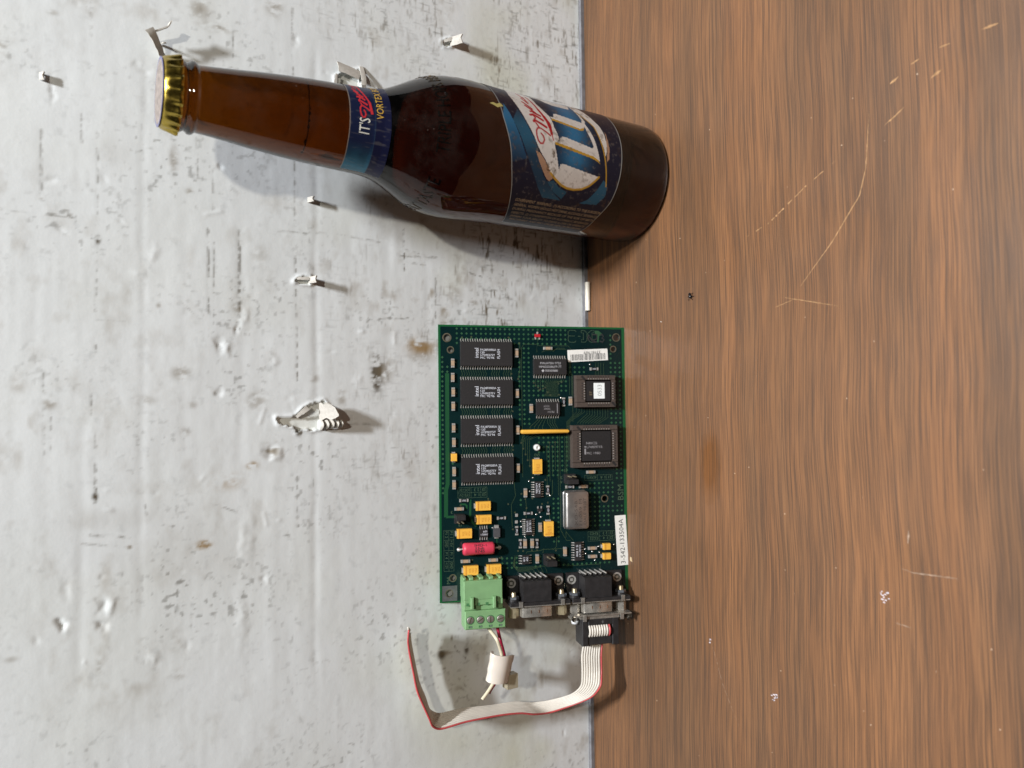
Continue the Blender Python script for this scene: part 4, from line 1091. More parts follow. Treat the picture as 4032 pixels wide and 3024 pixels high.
trace([(38.5,80),(39.3,87.5),(37,92),(37.4,103.5)], 0.2); trace([(53.4,117.3),(53.9,115.5),(66.2,115.6)], 0.2); trace([(44.6,117.2),(45,116.3),(52.5,116),(54,115.2)], 0.2)
for k in range(5): trace([(40.4-k*0.55,118+k),(38.6-k*0.25,118+k),(38.6-k*0.25,124.2-k*.3),(40.2,126-k*0.5),(46+k*2.1,126-k*0.5),(47.2+k*2.1,127.3)], 0.16)
trace([(64.6,123),(66.3,124.6),(84.6,124.6),(84.6,127)], 0.2); trace([(44.8,97.6),(44.8,99.2)], 0.2); trace([(44.6,89),(44.9,94),(44.8,95.8)], 0.2)
trace([(59,80),(59,87),(57.8,88.6),(56,88.4)], 0.2); trace([(57.4,100.6),(57.2,98)], 0.2); trace([(60.8,109),(60.8,114.4),(58.9,116)], 0.2)
for s, t in ((42.4,86.6),(44.4,89.3),(48.2,89.2),(55.2,79.8),(53.3,92.2),(56.4,91.6),(38.9,96),(33,98),(60.4,116.4),(57.5,108.8),(40.3,115.6),(43,115.8),(47.6,115.6),(50.3,115.8),(37.7,104.5),(45,94),(25,88.6),(35.4,91.6),(10.8,91.4),(24.6,110),(21,110.2),(30.6,118.8),(31.6,118.4),(16.6,119),(69.5,87.4),(79.5,128),(86,74.6),(97,75)): via(s, t)
tag(tr.build('copper_traces', M_trace, board), kind='stuff'); tag(vias.build('vias', mat('via_ring', (0.075, 0.085, 0.045), 0.4), board), kind='stuff')
# wide power strips
mb = MB()
mb.strip([sx(*p)[:2] for p in ((4.4,24.7),(4.3,69),(4.3,80.5),(3.5,83.4),(3.4,97))], 2.0, 0.025)
mb.strip([sx(*p)[:2] for p in ((3.4,96.9),(8.2,96.9))], 1.2, 0.03)
mb.strip([sx(*p)[:2] for p in ((15.8,88.6),(15.6,97.5),(16.8,100.2),(18.8,102.2))], 1.1, 0.025)
mb.strip([sx(*p)[:2] for p in ((10.6,90.8),(13.2,90.9),(13.9,91.6),(13.9,93.2))], 0.9, 0.025)
mb.strip([sx(*p)[:2] for p in ((29.3,108.5),(29.3,111.6),(30.6,112.4),(30.7,113.8))], 0.5, 0.025)
mb.build('power_strip', mat('masked_copper_strip', (0.010, 0.065, 0.025), 0.35), board)

# ---- etched tables and lettering
def txt_img(mb, s, s0, t0, w=None, h=1.2, z=0.05):           # reads along s, letters upright towards t=0
    put_text(mb, s, lambda x, y: sx(s0+x, t0-y, z), width=w, height=h)
def txt_flip(mb, s, s0, t0, w=None, h=1.2, z=0.05):          # turned half round
    put_text(mb, s, lambda x, y: sx(s0-x, t0+y, z), width=w, height=h)
def txt_up(mb, s, s0, t0, w=None, h=1.2, z=0.05):            # reads towards t=0, letters upright towards s=0
    put_text(mb, s, lambda x, y: sx(s0-y, t0-x, z), width=w, height=h)
lg = MB()
def table_lines(s0, t0, s1, t1, cols, rows):
    for s in [s0, s1]+cols: lg.strip([sx(s,t0)[:2], sx(s,t1)[:2]], 0.13, 0.04)
    for t in [t0, t1]+rows: lg.strip([sx(s0,t)[:2], sx(s1,t)[:2]], 0.13, 0.044)
table_lines(9.5,82.5,24.4,87.7,[16.2,21.2],[85.1])
txt_flip(lg,'LOC12V',15.6,83.1,5.4,1.4); txt_flip(lg,'2 3',20.4,83.1,2.6,1.4); txt_flip(lg,'J3',23.8,83.1,1.8,1.4)
txt_flip(lg,'SYS12V',15.6,85.6,5.4,1.4); txt_flip(lg,'1 4',20.4,85.6,2.6,1.4); txt_flip(lg,'J3',23.8,85.6,1.8,1.4)
table_lines(76.6,78.1,91.9,80.8,[83.6,88.6],[]); txt_flip(lg,'ALWAYS',83,78.7,5.2,1.4); txt_flip(lg,'1 4',88,78.7,2.6,1.4); txt_flip(lg,'J1',91.3,78.7,1.6,1.4)
table_lines(78,107.5,92.7,112.5,[84.4,89.6],[110]); txt_flip(lg,'RS422',83.6,108,4.6,1.4); txt_flip(lg,'2 3',88.8,108,2.6,1.4); txt_flip(lg,'J2',92,108,1.8,1.4)
txt_flip(lg,'RS232',83.6,110.5,4.6,1.4); txt_flip(lg,'1 4',88.8,110.5,2.6,1.4); txt_flip(lg,'J2',92,110.5,1.8,1.4)
table_lines(2.2,103.6,7.2,123.9,[4.7],[108.4,113.6,119])
for k, (a, b) in enumerate((('P1 1','P1 2'),('+5V','GND'),('P1 3','P1 4'),('GND','+12V'))):
    t_ = (108.0,112.6,118.4,123.4)[k]
    put_text(lg, a, lambda x, y: sx(5.4+y*1.0, t_-3.9+x, 0.05), width=3.2, height=1.3); put_text(lg, b, lambda x, y: sx(2.9+y, t_-3.9+x, 0.05), width=3.2, height=1.3)
txt_up(lg,'BSM',98.0,91.6,8.0,3.2)
txt_flip(lg,'J1',67,74.6,1.6,1.5); txt_flip(lg,'3',64.4,78.2,1,1.5); txt_flip(lg,'4',64.4,80.6,1,1.5); txt_flip(lg,'J3',11.5,100.4,1.8,1.5); txt_flip(lg,'3',6.8,94,1,1.4); txt_flip(lg,'GND',52.4,66.2,3.0,1.5)
txt_up(lg,'M4',5.2,130.2,3.4,1.7)
# big outlined board name, half round
for pts in (((68.9,2.0),(69.6,1.6)),):
    pass
def outl(pts): lg.strip([sx(*p)[:2] for p in pts], 0.22, 0.045)
outl([(73,2.6),(72.2,1.9),(69.4,1.9),(68.6,2.7),(68.6,4.4),(69.1,4.9),(72.2,4.9)]); outl([(69.1,4.9),(68.6,5.4),(68.6,7.4),(69.5,8.2),(72.2,8.2),(73,7.4)])
outl([(74,5.0),(75.4,5.0)])
outl([(75.8,1.9),(75.8,3.2),(77,3.2),(77,6.8),(75.8,6.8),(75.8,8.1),(78,8.1),(79,7.0),(79,3.2),(77.6,1.9),(75.8,1.9)])
outl([(79.5,3.4),(81.2,1.9),(82.9,1.9),(82.9,3.0),(81.8,3.2),(81.8,6.6),(83,6.8),(83,8.1),(81,8.1),(79.8,7.0),(79.5,3.4)])
tag(lg.build('etched_lettering', M_legend, board), kind='stuff')
mb = MB().prism([sx(*p)[:2] for p in ((83.4,1.9),(85.4,1.9),(87.2,3.4),(87,4.4),(85.8,4.6),(85.4,8.1),(84.6,8.1),(84.8,4.4),(83.4,3.4))], 0, 0.05); mb.build('etched_emblem', M_copper, board)
mb = MB()
for k, pts in enumerate(([(80.2,4.2),(79.4,5.6),(80.2,7.4)],[(80.4,5.2),(82,7.6)],[(82,4),(84.4,4),(84.6,6.2),(83,6.8),(82.2,8.0),(84.6,7.8)],[(86.2,4.2),(87.4,3.8),(88.2,5),(87.2,5.8),(88.6,6.6),(87.6,8),(86,7.4)])):
    mb.strip([sx(*p)[:2] for p in pts], 0.7, 0.06+0.004*k)
mb.build('marker_scribble', M_ink, board)

# ---- chips
def gull(mb, s, t, dirn, axis, h=1.2, reach=1.3, w=0.42):
    """one gull-wing lead leaving the body at (s,t) towards dirn along axis"""
    prof = [(-0.1,h),(0.30,h),(0.62,0.12),(reach,0.10)]
    th = 0.18
    for (a0,z0),(a1,z1) in zip(prof[:-1], prof[1:]):
        pts = []
        for sgn in (-1, 1):
            for a, z in ((a0,z0),(a1,z1)):
                for dz in (0, th):
                    if axis == 't': p = sx(s+sgn*w/2, t+dirn*a, z+dz)
                    else: p = sx(s+dirn*a, t+sgn*w/2, z+dz)
                    pts.append(p)
        mb.add(pts, [(0,1,3,2),(4,6,7,5),(1,5,7,3),(0,2,6,4),(2,3,7,6),(0,4,5,1)])
def chip(name, b, n, axis, h, reach, m=M_epoxy, w=0.42, notch=None, margin=0.75):
    s0, t0, s1, t1 = b; mb = MB()
    mid = h*0.5
    pbox(mb, s0+.12, t0+.12, s1-.12, t1-.12, mid, 0.2, 0)
    pbox(mb, s0, t0, s1, t1, mid, h, 0.16)
    o = mb.build(name, m, board)
    ld = MB()
    for k in range(n):
        if axis == 't':
            s = s0+margin+(s1-s0-2*margin)*k/(n-1)
            gull(ld, s, t0, -1, 't', mid, reach, w); gull(ld, s, t1, 1, 't', mid, reach, w)
        else:
            t = t0+margin*.8+(t1-t0-1.6*margin)*k/(n-1)
            gull(ld, s0, t, -1, 's', mid, reach, w); gull(ld, s1, t, 1, 's', mid, reach, w)
    tag(ld.build('leads', M_tin, o), kind='stuff')
    return o
def dimple(o, s, t, r, z): 
    mb = MB(); x, y, _ = sx(s, t); mb.ring((x, y), 0.02, r, z, z+0.02, 14); mb.build('pin_mark', M_slot, o)
for b in FLASH:
    o = chip('flash_memory_chip', b, 22, 't', 2.6, 1.55, margin=0.4)
    z = 2.64; mk = MB(); s0, t0 = b[0], b[1]
    put_text(mk, 'intel', lambda x, y: sx(s0+9.0-y+0.2, t0+8.3-x, z), width=4.9, height=2.1)
    txt_img(mk, 'PA28F008SA', s0+10.1, t0+4.75, 8.2, 1.05, z); txt_img(mk, '120', s0+10.1, t0+6.1, 2.2, 1.05, z)
    txt_img(mk, 'U7490375Y', s0+10.1, t0+7.45, 7.6, 1.05, z); txt_img(mk, "MC '92'96", s0+10.1, t0+8.8, 7.2, 1.05, z)
    put_text(mk, 'FLASH', lambda x, y: sx(s0+20.3-y, t0+8.7-x, z), width=4.8, height=1.5)
    mk.build('marking', M_mark, o)
    for ds, dt in ((3.8,6.4),(23.3,6.3)): dimple(o, s0+ds, t0+dt, 0.5, 2.61)
    dimple(o, s0+1.7, t0+11.2, 0.75, 2.61)
b = (49.2,17.2,66.9,25.4); o = chip('memory_chip', b, 14, 't', 2.4, 1.75, margin=0.5)
mk = MB(); txt_img(mk,'MALAYSIA 9733',52.6,20.0,11,1.15,2.44); txt_img(mk,'HM62256BLFP-7T',52.0,21.9,12,1.15,2.44); txt_img(mk,'000000880',55.2,23.9,6.8,1.15,2.44)
x, y, _ = sx(54, 23.4); mk.add([(x-.8,y,2.44),(x,y-.8,2.44),(x+.8,y,2.44),(x,y+.8,2.44)], [(0,1,2,3)]); mk.build('marking', mat('silver_marking_ink', (.42,.42,.44), .6), o)
dimple(o, 65.2, 18.7, 0.7, 2.41); dimple(o, 51, 23.8, 0.7, 2.41); dimple(o, 50.0, 21.5, 0.6, 2.415)
b = (50.4,39.5,63.0,46.5); o = chip('logic_chip', b, 10, 't', 2.3, 1.5, margin=0.5)
mk = MB(); txt_flip(mk,'573WM',57.2,41.2,2.9,1.0,2.34); txt_flip(mk,'MM74HC',57.6,42.6,3.4,1.0,2.34); txt_flip(mk,'P815H',59.8,44.2,3.4,1.0,2.34); pbox(mk,61.3,40.4,61.7,45.4,2.3,2.34); mk.build('marking', M_dim, o)
for nm, b, n, lines in (('logic_chip',(49.1,80.4,52.6,88.7),7,(('980GM',50.6),('HC14A',52.0))),('monitor_chip',(44.1,99.3,47.6,107.7),8,(('MAX8215',45.5),('CSD 9811',46.9))),('transceiver_chip',(70.2,112.3,74.0,122.1),8,(('9815',71.9),('LT1381CS',73.4))),('transceiver_chip',(42.1,117.6,45.8,122.4),4,(('815',43.6),('490',45.2)))):
    o = chip(nm, b, n, 's', 1.6, 1.5, w=0.45, margin=0.6); mk = MB()
    for s, at_ in lines: txt_up(mk, s, at_, b[3]-(2.2 if n > 4 else 1.6), (b[3]-b[1])*(0.62 if n > 4 else .45), 0.95, 1.63)
    if n == 8 and nm == 'monitor_chip': pbox(mk, 44.3, 105.6, 47.3, 105.85, 1.6, 1.63)
    mk.build('marking', M_mark, o)
b = (20.0,103.5,24.6,107.6); o = chip('regulator_chip', b, 4, 't', 1.6, 1.5, w=0.45, margin=0.55)
mk = MB(); txt_img(mk,'601',22.0,105.2,1.9,1.0,1.63); txt_img(mk,'1109A1',20.8,106.7,3.4,1.0,1.63); mk.build('marking', M_mark, o)

# ---- socketed square chips
def plcc(b, c, nl, ns, name):
    s0,t0,s1,t1 = b; mb = MB(); H = 4.5; ch = 1.6
    def rim(i, z): return [(s0+i+ch,t0+i),(s1-i,t0+i),(s1-i,t1-i),(s0+i+ch*.7,t1-i),(s0+i,t1-i-ch*.7),(s0+i,t0+i+ch)]
    a, d, e, f = c[0]-0.5, c[1]-0.5, c[2]+0.5, c[3]+0.5
    pbox(mb, s0, t0, s1, d, 0.2, H, 0.12); pbox(mb, s0, f, s1, t1, 0.2, H, 0.12); pbox(mb, s0, d, a, f, 0.2, H-0.004, 0.1); pbox(mb, e, d, s1, f, 0.2, H-0.004, 0.1)
    pbox(mb, a, d, e, f, 0.2, 1.4)
    o = mb.build(name, M_socket, board)
    sl = MB(); ct = MB()  # sl blocks sit proud of the rim and paint the shade of open slots
    for k in range(nl):
        s = c[0]+1.3+(c[2]-c[0]-2.6)*k/(nl-1)
        for tt, q in ((d, -1), (f, 1)):
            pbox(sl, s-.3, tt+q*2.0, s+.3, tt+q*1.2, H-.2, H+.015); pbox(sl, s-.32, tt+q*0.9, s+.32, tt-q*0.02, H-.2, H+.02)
            pbox(ct, s-.22, tt+q*0.75, s+.22, tt+q*0.2, H-.1, H+.06)
    for k in range(ns):
        t = c[1]+1.3+(c[3]-c[1]-2.6)*k/(ns-1)
        for ss, q in ((a, -1), (e, 1)):
            pbox(sl, ss+q*2.0, t-.3, ss+q*1.2, t+.3, H-.2, H+.015); pbox(sl, ss+q*0.9, t-.32, ss-q*0.02, t+.32, H-.2, H+.02)
            pbox(ct, ss+q*0.8, t-.22, ss+q*0.1, t+.22, H-.1, H+.06)
    for (cs, ct_, q1, q2) in ((a,d,-1,-1),(e,f,1,1)):
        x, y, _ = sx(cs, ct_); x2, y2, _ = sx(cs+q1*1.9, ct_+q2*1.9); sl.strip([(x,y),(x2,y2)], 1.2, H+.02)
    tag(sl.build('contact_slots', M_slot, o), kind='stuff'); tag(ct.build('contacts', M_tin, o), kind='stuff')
    mb = MB(); pbox(mb, c[0], c[1], c[2], c[3], 1.5, 4.0, 0.15); mb.build('chip', M_epoxy, o)
    return o
o = plcc((71.3,25.7,92.8,42.5), (76.6,28.7,90.3,39.4), 9, 7, 'chip_socket')
mb = MB(); pbev(mb, 80.9,29.8,86.9,38.0,4.0,4.06,0.02); mb.build('number_sticker', mat('white_sticker', (.80,.84,.83), .5), o)
mk = MB(); txt_up(mk,'0533',85.2,36.6,5.8,2.2,4.10); mk.build('sticker_number', mat('grey_sticker_ink', (.34,.36,.36), .6), o)
mk = MB(); txt_up(mk,'ST',79.9,36.3,2.2,1.3,4.04); mk.build('marking', mat('tan_marking_ink', (.20,.15,.08), .6), o)
o = plcc((68.8,51.8,93.6,73.8), (73.8,54.9,90.1,70.6), 11, 11, 'processor_socket')
mk = MB(); txt_img(mk,'N80C32',76.4,61.8,6.0,1.25,4.04); txt_img(mk,'L7480971B',76.6,63.8,8.6,1.25,4.04); txt_img(mk,'MC 1980',76.6,67.0,7.4,1.25,4.04); pbox(mk,75.4,64.0,76.2,67,4,4.03); pbox(mk,75.4,62.7,76.2,63.4,4,4.03); mk.build('marking', M_dim, o)

# ---- ceramic capacitors, resistors and tantalum capacitors share meshes; each is its own part
me_cb = MB().box(-1.35,-.8,.05,1.35,.8,1.2,.06).mesh('capacitor', M_capbody)
me_ce = MB().box(-2.35,-.82,.0,-1.3,.82,1.28,.12).box(1.3,-.82,.0,2.35,.82,1.28,.12).mesh('end_caps', M_tin)
me_rb = MB().box(-1.4,-.78,.05,1.4,.78,.62,.04).mesh('resistor', M_blackp)
me_re = MB().box(-2.35,-.8,0,-1.35,.8,.64,.1).box(1.35,-.8,0,2.35,.8,.64,.1).mesh('end_caps', M_tin)
mk = MB(); put_text(mk,'100',lambda x,y:(x-.85,y-.42,.66),width=1.7,height=.85); me_rm = mk.mesh('marking', M_mark)
def smd(boxes, body, ends, name, mark=None):
    for s0,t0,s1,t1 in boxes:
        horiz = (s1-s0) > (t1-t0); x, y, _ = sx((s0+s1)/2, (t0+t1)/2)
        o = place(name, body, board, (x, y, 0), -math.pi/2 if horiz else 0)
        place('end_caps', ends, o)
        if mark: place('marking', mark, o)
smd(CAPS, me_cb, me_ce, 'ceramic_capacitor'); smd(RES, me_rb, me_re, 'chip_resistor', me_rm)
for s0,t0,s1,t1 in ((39.0,96.6,40.4,98.2),(38.9,100.0,40.3,101.6)):
    mb = MB(); pbox(mb, s0,t0,s1,t1,0,.5,.1); mb.build('solder_pad', M_tin, board)
for k, (s0,t0,s1,t1) in enumerate(TANT):
    mb = MB(); pbox(mb, s0,t0,s1,t1,1.3,2.7,.1); pbox(mb, s0+.1,t0+.1,s1-.1,t1-.1,1.3,.3,0)
    o = mb.build('tantalum_capacitor', M_yel, board); e = MB(); bd = MB(); mk = MB()
    horiz = (s1-s0) > (t1-t0); big = max(s1-s0, t1-t0) > 5
    if horiz:
        m_ = (t0+t1)/2; w = (t1-t0)*.28
        pbox(e, s0-.75,m_-w,s0+.02,m_+w,0,1.5,.1); pbox(e, s1-.02,m_-w,s1+.6,m_+w,0,1.5,.1)
        pbox(bd, s0+.9,t0+.12,s0+1.35,t1-.12,2.7,2.72)
        if big:
            for q, s in enumerate(('226','20K','M2A')): put_text(mk, s, lambda x, y: sx(s0+2.6+q*1.5+y, t0+1.3+x, 2.73), width=2.2, height=1.0)
    else:
        m_ = (s0+s1)/2; w = (s1-s0)*.28
        pbox(e, m_-w,t0-.75,m_+w,t0+.02,0,1.5,.1); pbox(e, m_-w,t1-.02,m_+w,t1+.6,0,1.5,.1)
        if big:
            pbox(bd, s0+.12,t1-1.35,s1-.12,t1-.9,2.7,2.72)
            for q, s in enumerate(('226','20K','M2A')): txt_flip(mk, s, s0+3.6, t0+2.4+q*1.3, 2.2, 1.0, 2.73)
    e.build('end_tabs', M_tin, o)
    if bd.v: bd.build('polarity_band', M_yband, o)
    if mk.v: mk.build('marking', M_yband, o)

# ---- single parts
mb = MB(); pbox(mb, 27.4,103.2,30.7,107.9,.3,2.1,.12); o = mb.build('diode', noisy(mat('grey_epoxy',(.06,.06,.065),.6),900,.2), board)
e = MB(); pbox(e, 28.0,101.8,30.1,103.5,0,1.5,.1); pbox(e, 28.0,107.6,30.1,108.6,0,1.0,.1); e.build('end_tabs', M_tin, o)
mb = MB(); pbox(mb, 50.6,94.4,53.2,95.9,.2,1.1,.08); o = mb.build('transistor', M_blackp, board)
e = MB(); pbox(e, 51.6,95.9,52.2,96.8,0,.3); pbox(e, 50.7,93.3,51.3,94.4,0,.4); pbox(e, 52.5,93.3,53.1,94.4,0,.4); tag(e.build('leads', M_tin, o), kind='stuff')
mb = MB(); pbox(mb, 50.3,4.2,53.3,5.9,.2,1.1,.08); o = mb.build('red_diode', mat('red_epoxy',(.42,.012,.02),.4), board)
e = MB(); pbox(e, 51.4,3.0,52.2,4.2,0,.4); pbox(e, 50.4,5.9,51.1,7.0,0,.4); pbox(e, 52.5,5.9,53.2,7.0,0,.4); tag(e.build('leads', M_tin, o), kind='stuff')
mb = MB(); n = 20      # upright resistor network with a rounded top
for k in range(9): 
    pass
rows = [(0,.75,.6),(0,1.05,1.2),(0,1.05,4.2),(0,.8,4.9),(0,.3,5.15)]
mb.v = []; mb.f = []
for _, w, z in rows:
    for s, q in ((42.0,-1),(42.4,-1),(66.3,-1),(66.8,-1),(66.8,1),(66.3,1),(42.4,1),(42.0,1)):
        ww = w*(0.6 if s in (42.0,66.8) else 1)
        mb.v.append(sx(s, 54.8+q*ww, z))
for k in range(4):
    for i in range(8): mb.f.append((k*8+i, k*8+(i+1) % 8, (k+1)*8+(i+1) % 8, (k+1)*8+i))
mb.f.append(tuple(range(32,40)))
o = mb.build('resistor_network', M_yel, board); autosmooth(o, 50)
e = MB()
for k in range(10): x, y, _ = sx(43.2+k*2.5, 54.8); e.cyl((x,y,0),(x,y,1.0),.28,seg=6)
tag(e.build('leads', M_tin, o), kind='stuff')
mb = MB(); x, y, _ = sx(50.7, 63.0); mb.lathe([(1.75,0),(1.75,1.2),(1.6,2.0),(1.2,2.6),(.75,2.75),(.7,2.3),(.05,2.2)], (x,y), 20, True, False); mb.build('test_post', noisy(mat('white_ceramic',(.70,.70,.68),.35),400,.15), board, smooth=True)
# metal-can oscillator
def rrect(s0,t0,s1,t1,r,n=6):
    pts = []
    for cs,ct,a0 in ((s1-r,t1-r,0),(s0+r,t1-r,90),(s0+r,t0+r,180),(s1-r,t0+r,270)):
        for k in range(n+1):
            a = rad(a0+90*k/n); pts.append(sx(cs+r*math.cos(a), ct+r*math.sin(a))[:2])
    return pts
mb = MB(); A = [rrect(64.4,85.6,77.2,105.4,1.6), rrect(64.6,85.8,77.0,105.2,1.5), rrect(64.9,86.1,76.7,104.9,1.4), rrect(65.6,86.8,76.0,104.2,1.0)]
n = len(A[0]); zs = [(A[0],.2),(A[0],.9),(A[1],1.1),(A[1],4.6),(A[2],5.2),(A[3],5.5)]
mb.v = [(x,y,z) for P_, z in zs for x,y in P_]
for k in range(len(zs)-1):
    for i in range(n): mb.f.append((k*n+(i+1) % n, k*n+i, (k+1)*n+i, (k+1)*n+(i+1) % n))
mb.f.append(tuple(range(6*n-1,5*n-1,-1)))
M_can = noisy(mat('brushed_can', (0.52, 0.50, 0.48), 0.36, 0.9), 250, 0.22, 0.05, 5, 0.08)
o = autosmooth(mb.build('crystal_oscillator', M_can, board), 40)
mk = MB(); txt_up(mk,'XO-54B',70.6,103.2,12.6,1.5,5.53); txt_up(mk,'11.059 M',73.0,103.2,13.4,1.5,5.53); txt_up(mk,'.DALE 9828T',75.4,103.4,14.2,1.5,5.53); mk.build('marking', mat('dark_stamp',(.10,.085,.075),.5,.3), o)
# pin headers with jumper caps
for s0,t0,s1,t1,up in ((65.0,77.0,71.4,82.0,True),(7.3,95.4,12.6,100.2,False),(53.4,117.7,59.4,123.2,True)):
    mb = MB(); pbox(mb, s0+.2,t0,s1-.4,t1,0,2.4,.15); o = mb.build('pin_header', M_blackp, board)
    j = MB(); a, b_ = (t0+(t1-t0)*.48, t1) if up else (t0, t0+(t1-t0)*.55)
    pbox(j, s0+.3,a,s1-.3,b_,2.4,7.2,.15); jo = j.build('jumper_cap', M_blackp, o)
    jj = MB()
    for q in (.3,.7): pbox(jj, s0+(s1-s0)*q-.55,a+.6,s0+(s1-s0)*q+.55,b_-.6,7.0,7.23)
    jj.build('jumper_window', M_slot, o)
    pn = MB(); tt = t0+(t1-t0)*(.22 if up else .8)
    for q in (.3,.7): x, y, _ = sx(s0+(s1-s0)*q, tt); pn.box(x-.32,y-.32,2.4,x+.32,y+.32,8.0,.12)
    pn.build('header_pins', M_brassy, o)
# pink axial inductor, lying on its two bent leads
mb = MB(); x, y, _ = sx(19.2,112.8); R_ = 3.0
prof = [(-7.9,2.3),(-7.6,2.9),(-6.8,3.1),(-3,3.05),(-1,2.95),(2,3.05),(6.4,3.15),(7.4,3.0),(7.9,2.4)]
seg = 20
for dz, r in prof:
    for i in range(seg):
        a = 2*math.pi*i/seg; mb.v.append((x+r*math.cos(a), y+dz, 3.2+r*math.sin(a)))
for k in range(len(prof)-1):
    for i in range(seg): mb.f.append((k*seg+(i+1) % seg, k*seg+i, (k+1)*seg+i, (k+1)*seg+(i+1) % seg))
mb.f += [tuple(range(seg)), tuple(range(len(prof)*seg-1,(len(prof)-1)*seg-1,-1))]
o = mb.build('inductor', noisy(mat('pink_sleeve',(.58,.045,.085),.42),250,.15,.1), board, smooth=True)
e = MB()
for s, q in ((9.7,1),(30.6,-1)):
    xx, yy, _ = sx(s, 113.4); e.tube([(x,y+q*7.6,3.0),(x,yy-q*.6,2.9),(x+(xx-x)*.7,yy,2.2),(xx,yy,0)], .42, 8)
    e.lathe([(1.0,0),(.8,.5),(.3,.8)], (xx,yy), 12, False, True)
tag(e.build('leads', M_tin, o), kind='stuff')
mk = MB()
for k, (s, dt, w) in enumerate((('IHD-1',1.9,6),('33uh',.35,4.6),('9745',-1.2,5))):
    a = rad(90+(-26+34*(1-k)*1.0)); 
    for_ = dt
    put_text(mk, s, lambda xx, yy, k=k: (x+3.14*math.cos(rad(62+28*k)-yy/3.1), y+2.4-xx, 3.2+3.14*math.sin(rad(62+28*k)-yy/3.1)), width=w, height=1.4)
mk.build('marking', M_ink, o)
# bright solder domes on test pads
mb = MB()
for s, t in ((84.6-4.2,19.9),(48.6,78.6),(46.5,80.2),(46.8,85.5),(57.5,88),(50.2,97.4),(52.6,98.8),(42,100.6),(42,103.4),(44,108.4),(48.4,108),(27.2,103.4),(76.3,116.4),(76.5,118.8),(80.2,117.9),(81.6,122.3),(83.6,115.4),(92.2,114.8),(64.2,37.4),(84,118.4)):
    x, y, _ = sx(s, t); mb.lathe([(.5,0),(.42,.22),(.2,.38),(.02,.42)], (x,y), 8, False, False)
tag(mb.build('solder_domes', mat('bright_solder',(.80,.80,.78),.2,.9), board, smooth=True), kind='stuff')

# ---- labels stuck on the board
BC = [(68.0,12.4),(90.0,11.35),(90.3,11.8),(90.5,17.5),(68.9,18.7),(68.3,18.3)]
mb = MB().prism([sx(*p)[:2] for p in BC], 0.03, 0.14); o = mb.build('barcode_label', M_white, board)
mk = MB(); rr = random.Random(4); s = 69.6; th = math.atan2(1.15, 22.3)
while s < 88.8:
    w = rr.choice((.14,.14,.3,.44)); g = rr.choice((.16,.16,.3,.42)); dt = -(s-69.6)*math.tan(th)
    mk.add([sx(s,14.75+dt,.15),sx(s+w,14.75+dt,.15),sx(s+w+.12,18.0+dt,.15),sx(s+.12,18.0+dt,.15)], [(0,1,2,3)]); s += w+g
put_text(mk,'33981989',lambda x,y: sx(86.4-x*.998+y*.05, 12.55+x*.05+y, .15), width=9.4, height=1.5); mk.build('barcode_print', M_ink, o)
PL = [(92.9,99.8),(99.0,99.6),(100.3,125.8),(94.2,126.0)]
mb = MB().prism([sx(*p)[:2] for p in PL], 0.03, 0.14); o = mb.build('part_number_label', M_white, board)
mk = MB(); q = math.atan2(1.3, 26)
put_text(mk,'3-542-133504A',lambda x,y: sx(98.6-x*math.sin(q)-y*math.cos(q), 125.0-x*math.cos(q)+y*math.sin(q)*0, .15), width=23.4, height=2.5); mk.build('printed_number', M_ink, o)
# ---- green plug-in terminal block
M_green = noisy(mat('green_nylon', (0.185, 0.345, 0.16), 0.5), 200, 0.10, 0.05)
M_greend = mat('green_nylon_shaded', (0.05, 0.16, 0.06), 0.6)  # darker copy of the nylon, paints shade in wells, slots and holes
tb = MB()
pbev(tb, 10.3,126.9,29.6,136.2,0.1,11.4,.35)
for s in (10.4,13.4,18.4,23.4,28.2): pbev(tb, s,125.6,s+(1.3 if s in (10.4,28.2) else 2.0),126.9,1.0,9.8,.3)
pbev(tb, 10.5,136.2,29.9,141.4,0.4,10.2,.25)
o = tb.build('terminal_block', M_green, board)
pl = MB(); pbev(pl, 10.7,141.4,31.0,150.4,0.8,11.6,.45); pb = pl.build('plug_body', M_green, o)
mb = MB(); pbev(mb, 10.6,135.2,29.7,138.8,10.2,11.2,.2); mb.build('plug_ledge', M_green, o)
for s in (14.2,25.3):
    mb = MB(); pbev(mb, s-.75,134.6,s+.75,140.2,9.6,13.2,.3); x, y, _ = sx(s,140.2); mb.cyl((x,y,12.0),(x,y,12.9),.5,.3,10); mb.build('latch_tab', M_green, o)
for s in (12.2,17.6,21.8,26.9):
    mb = MB(); pbox(mb, s-.7,137.6,s+.7,139.0,10.1,11.24,0); mb.build('latch_slot', M_greend, o)
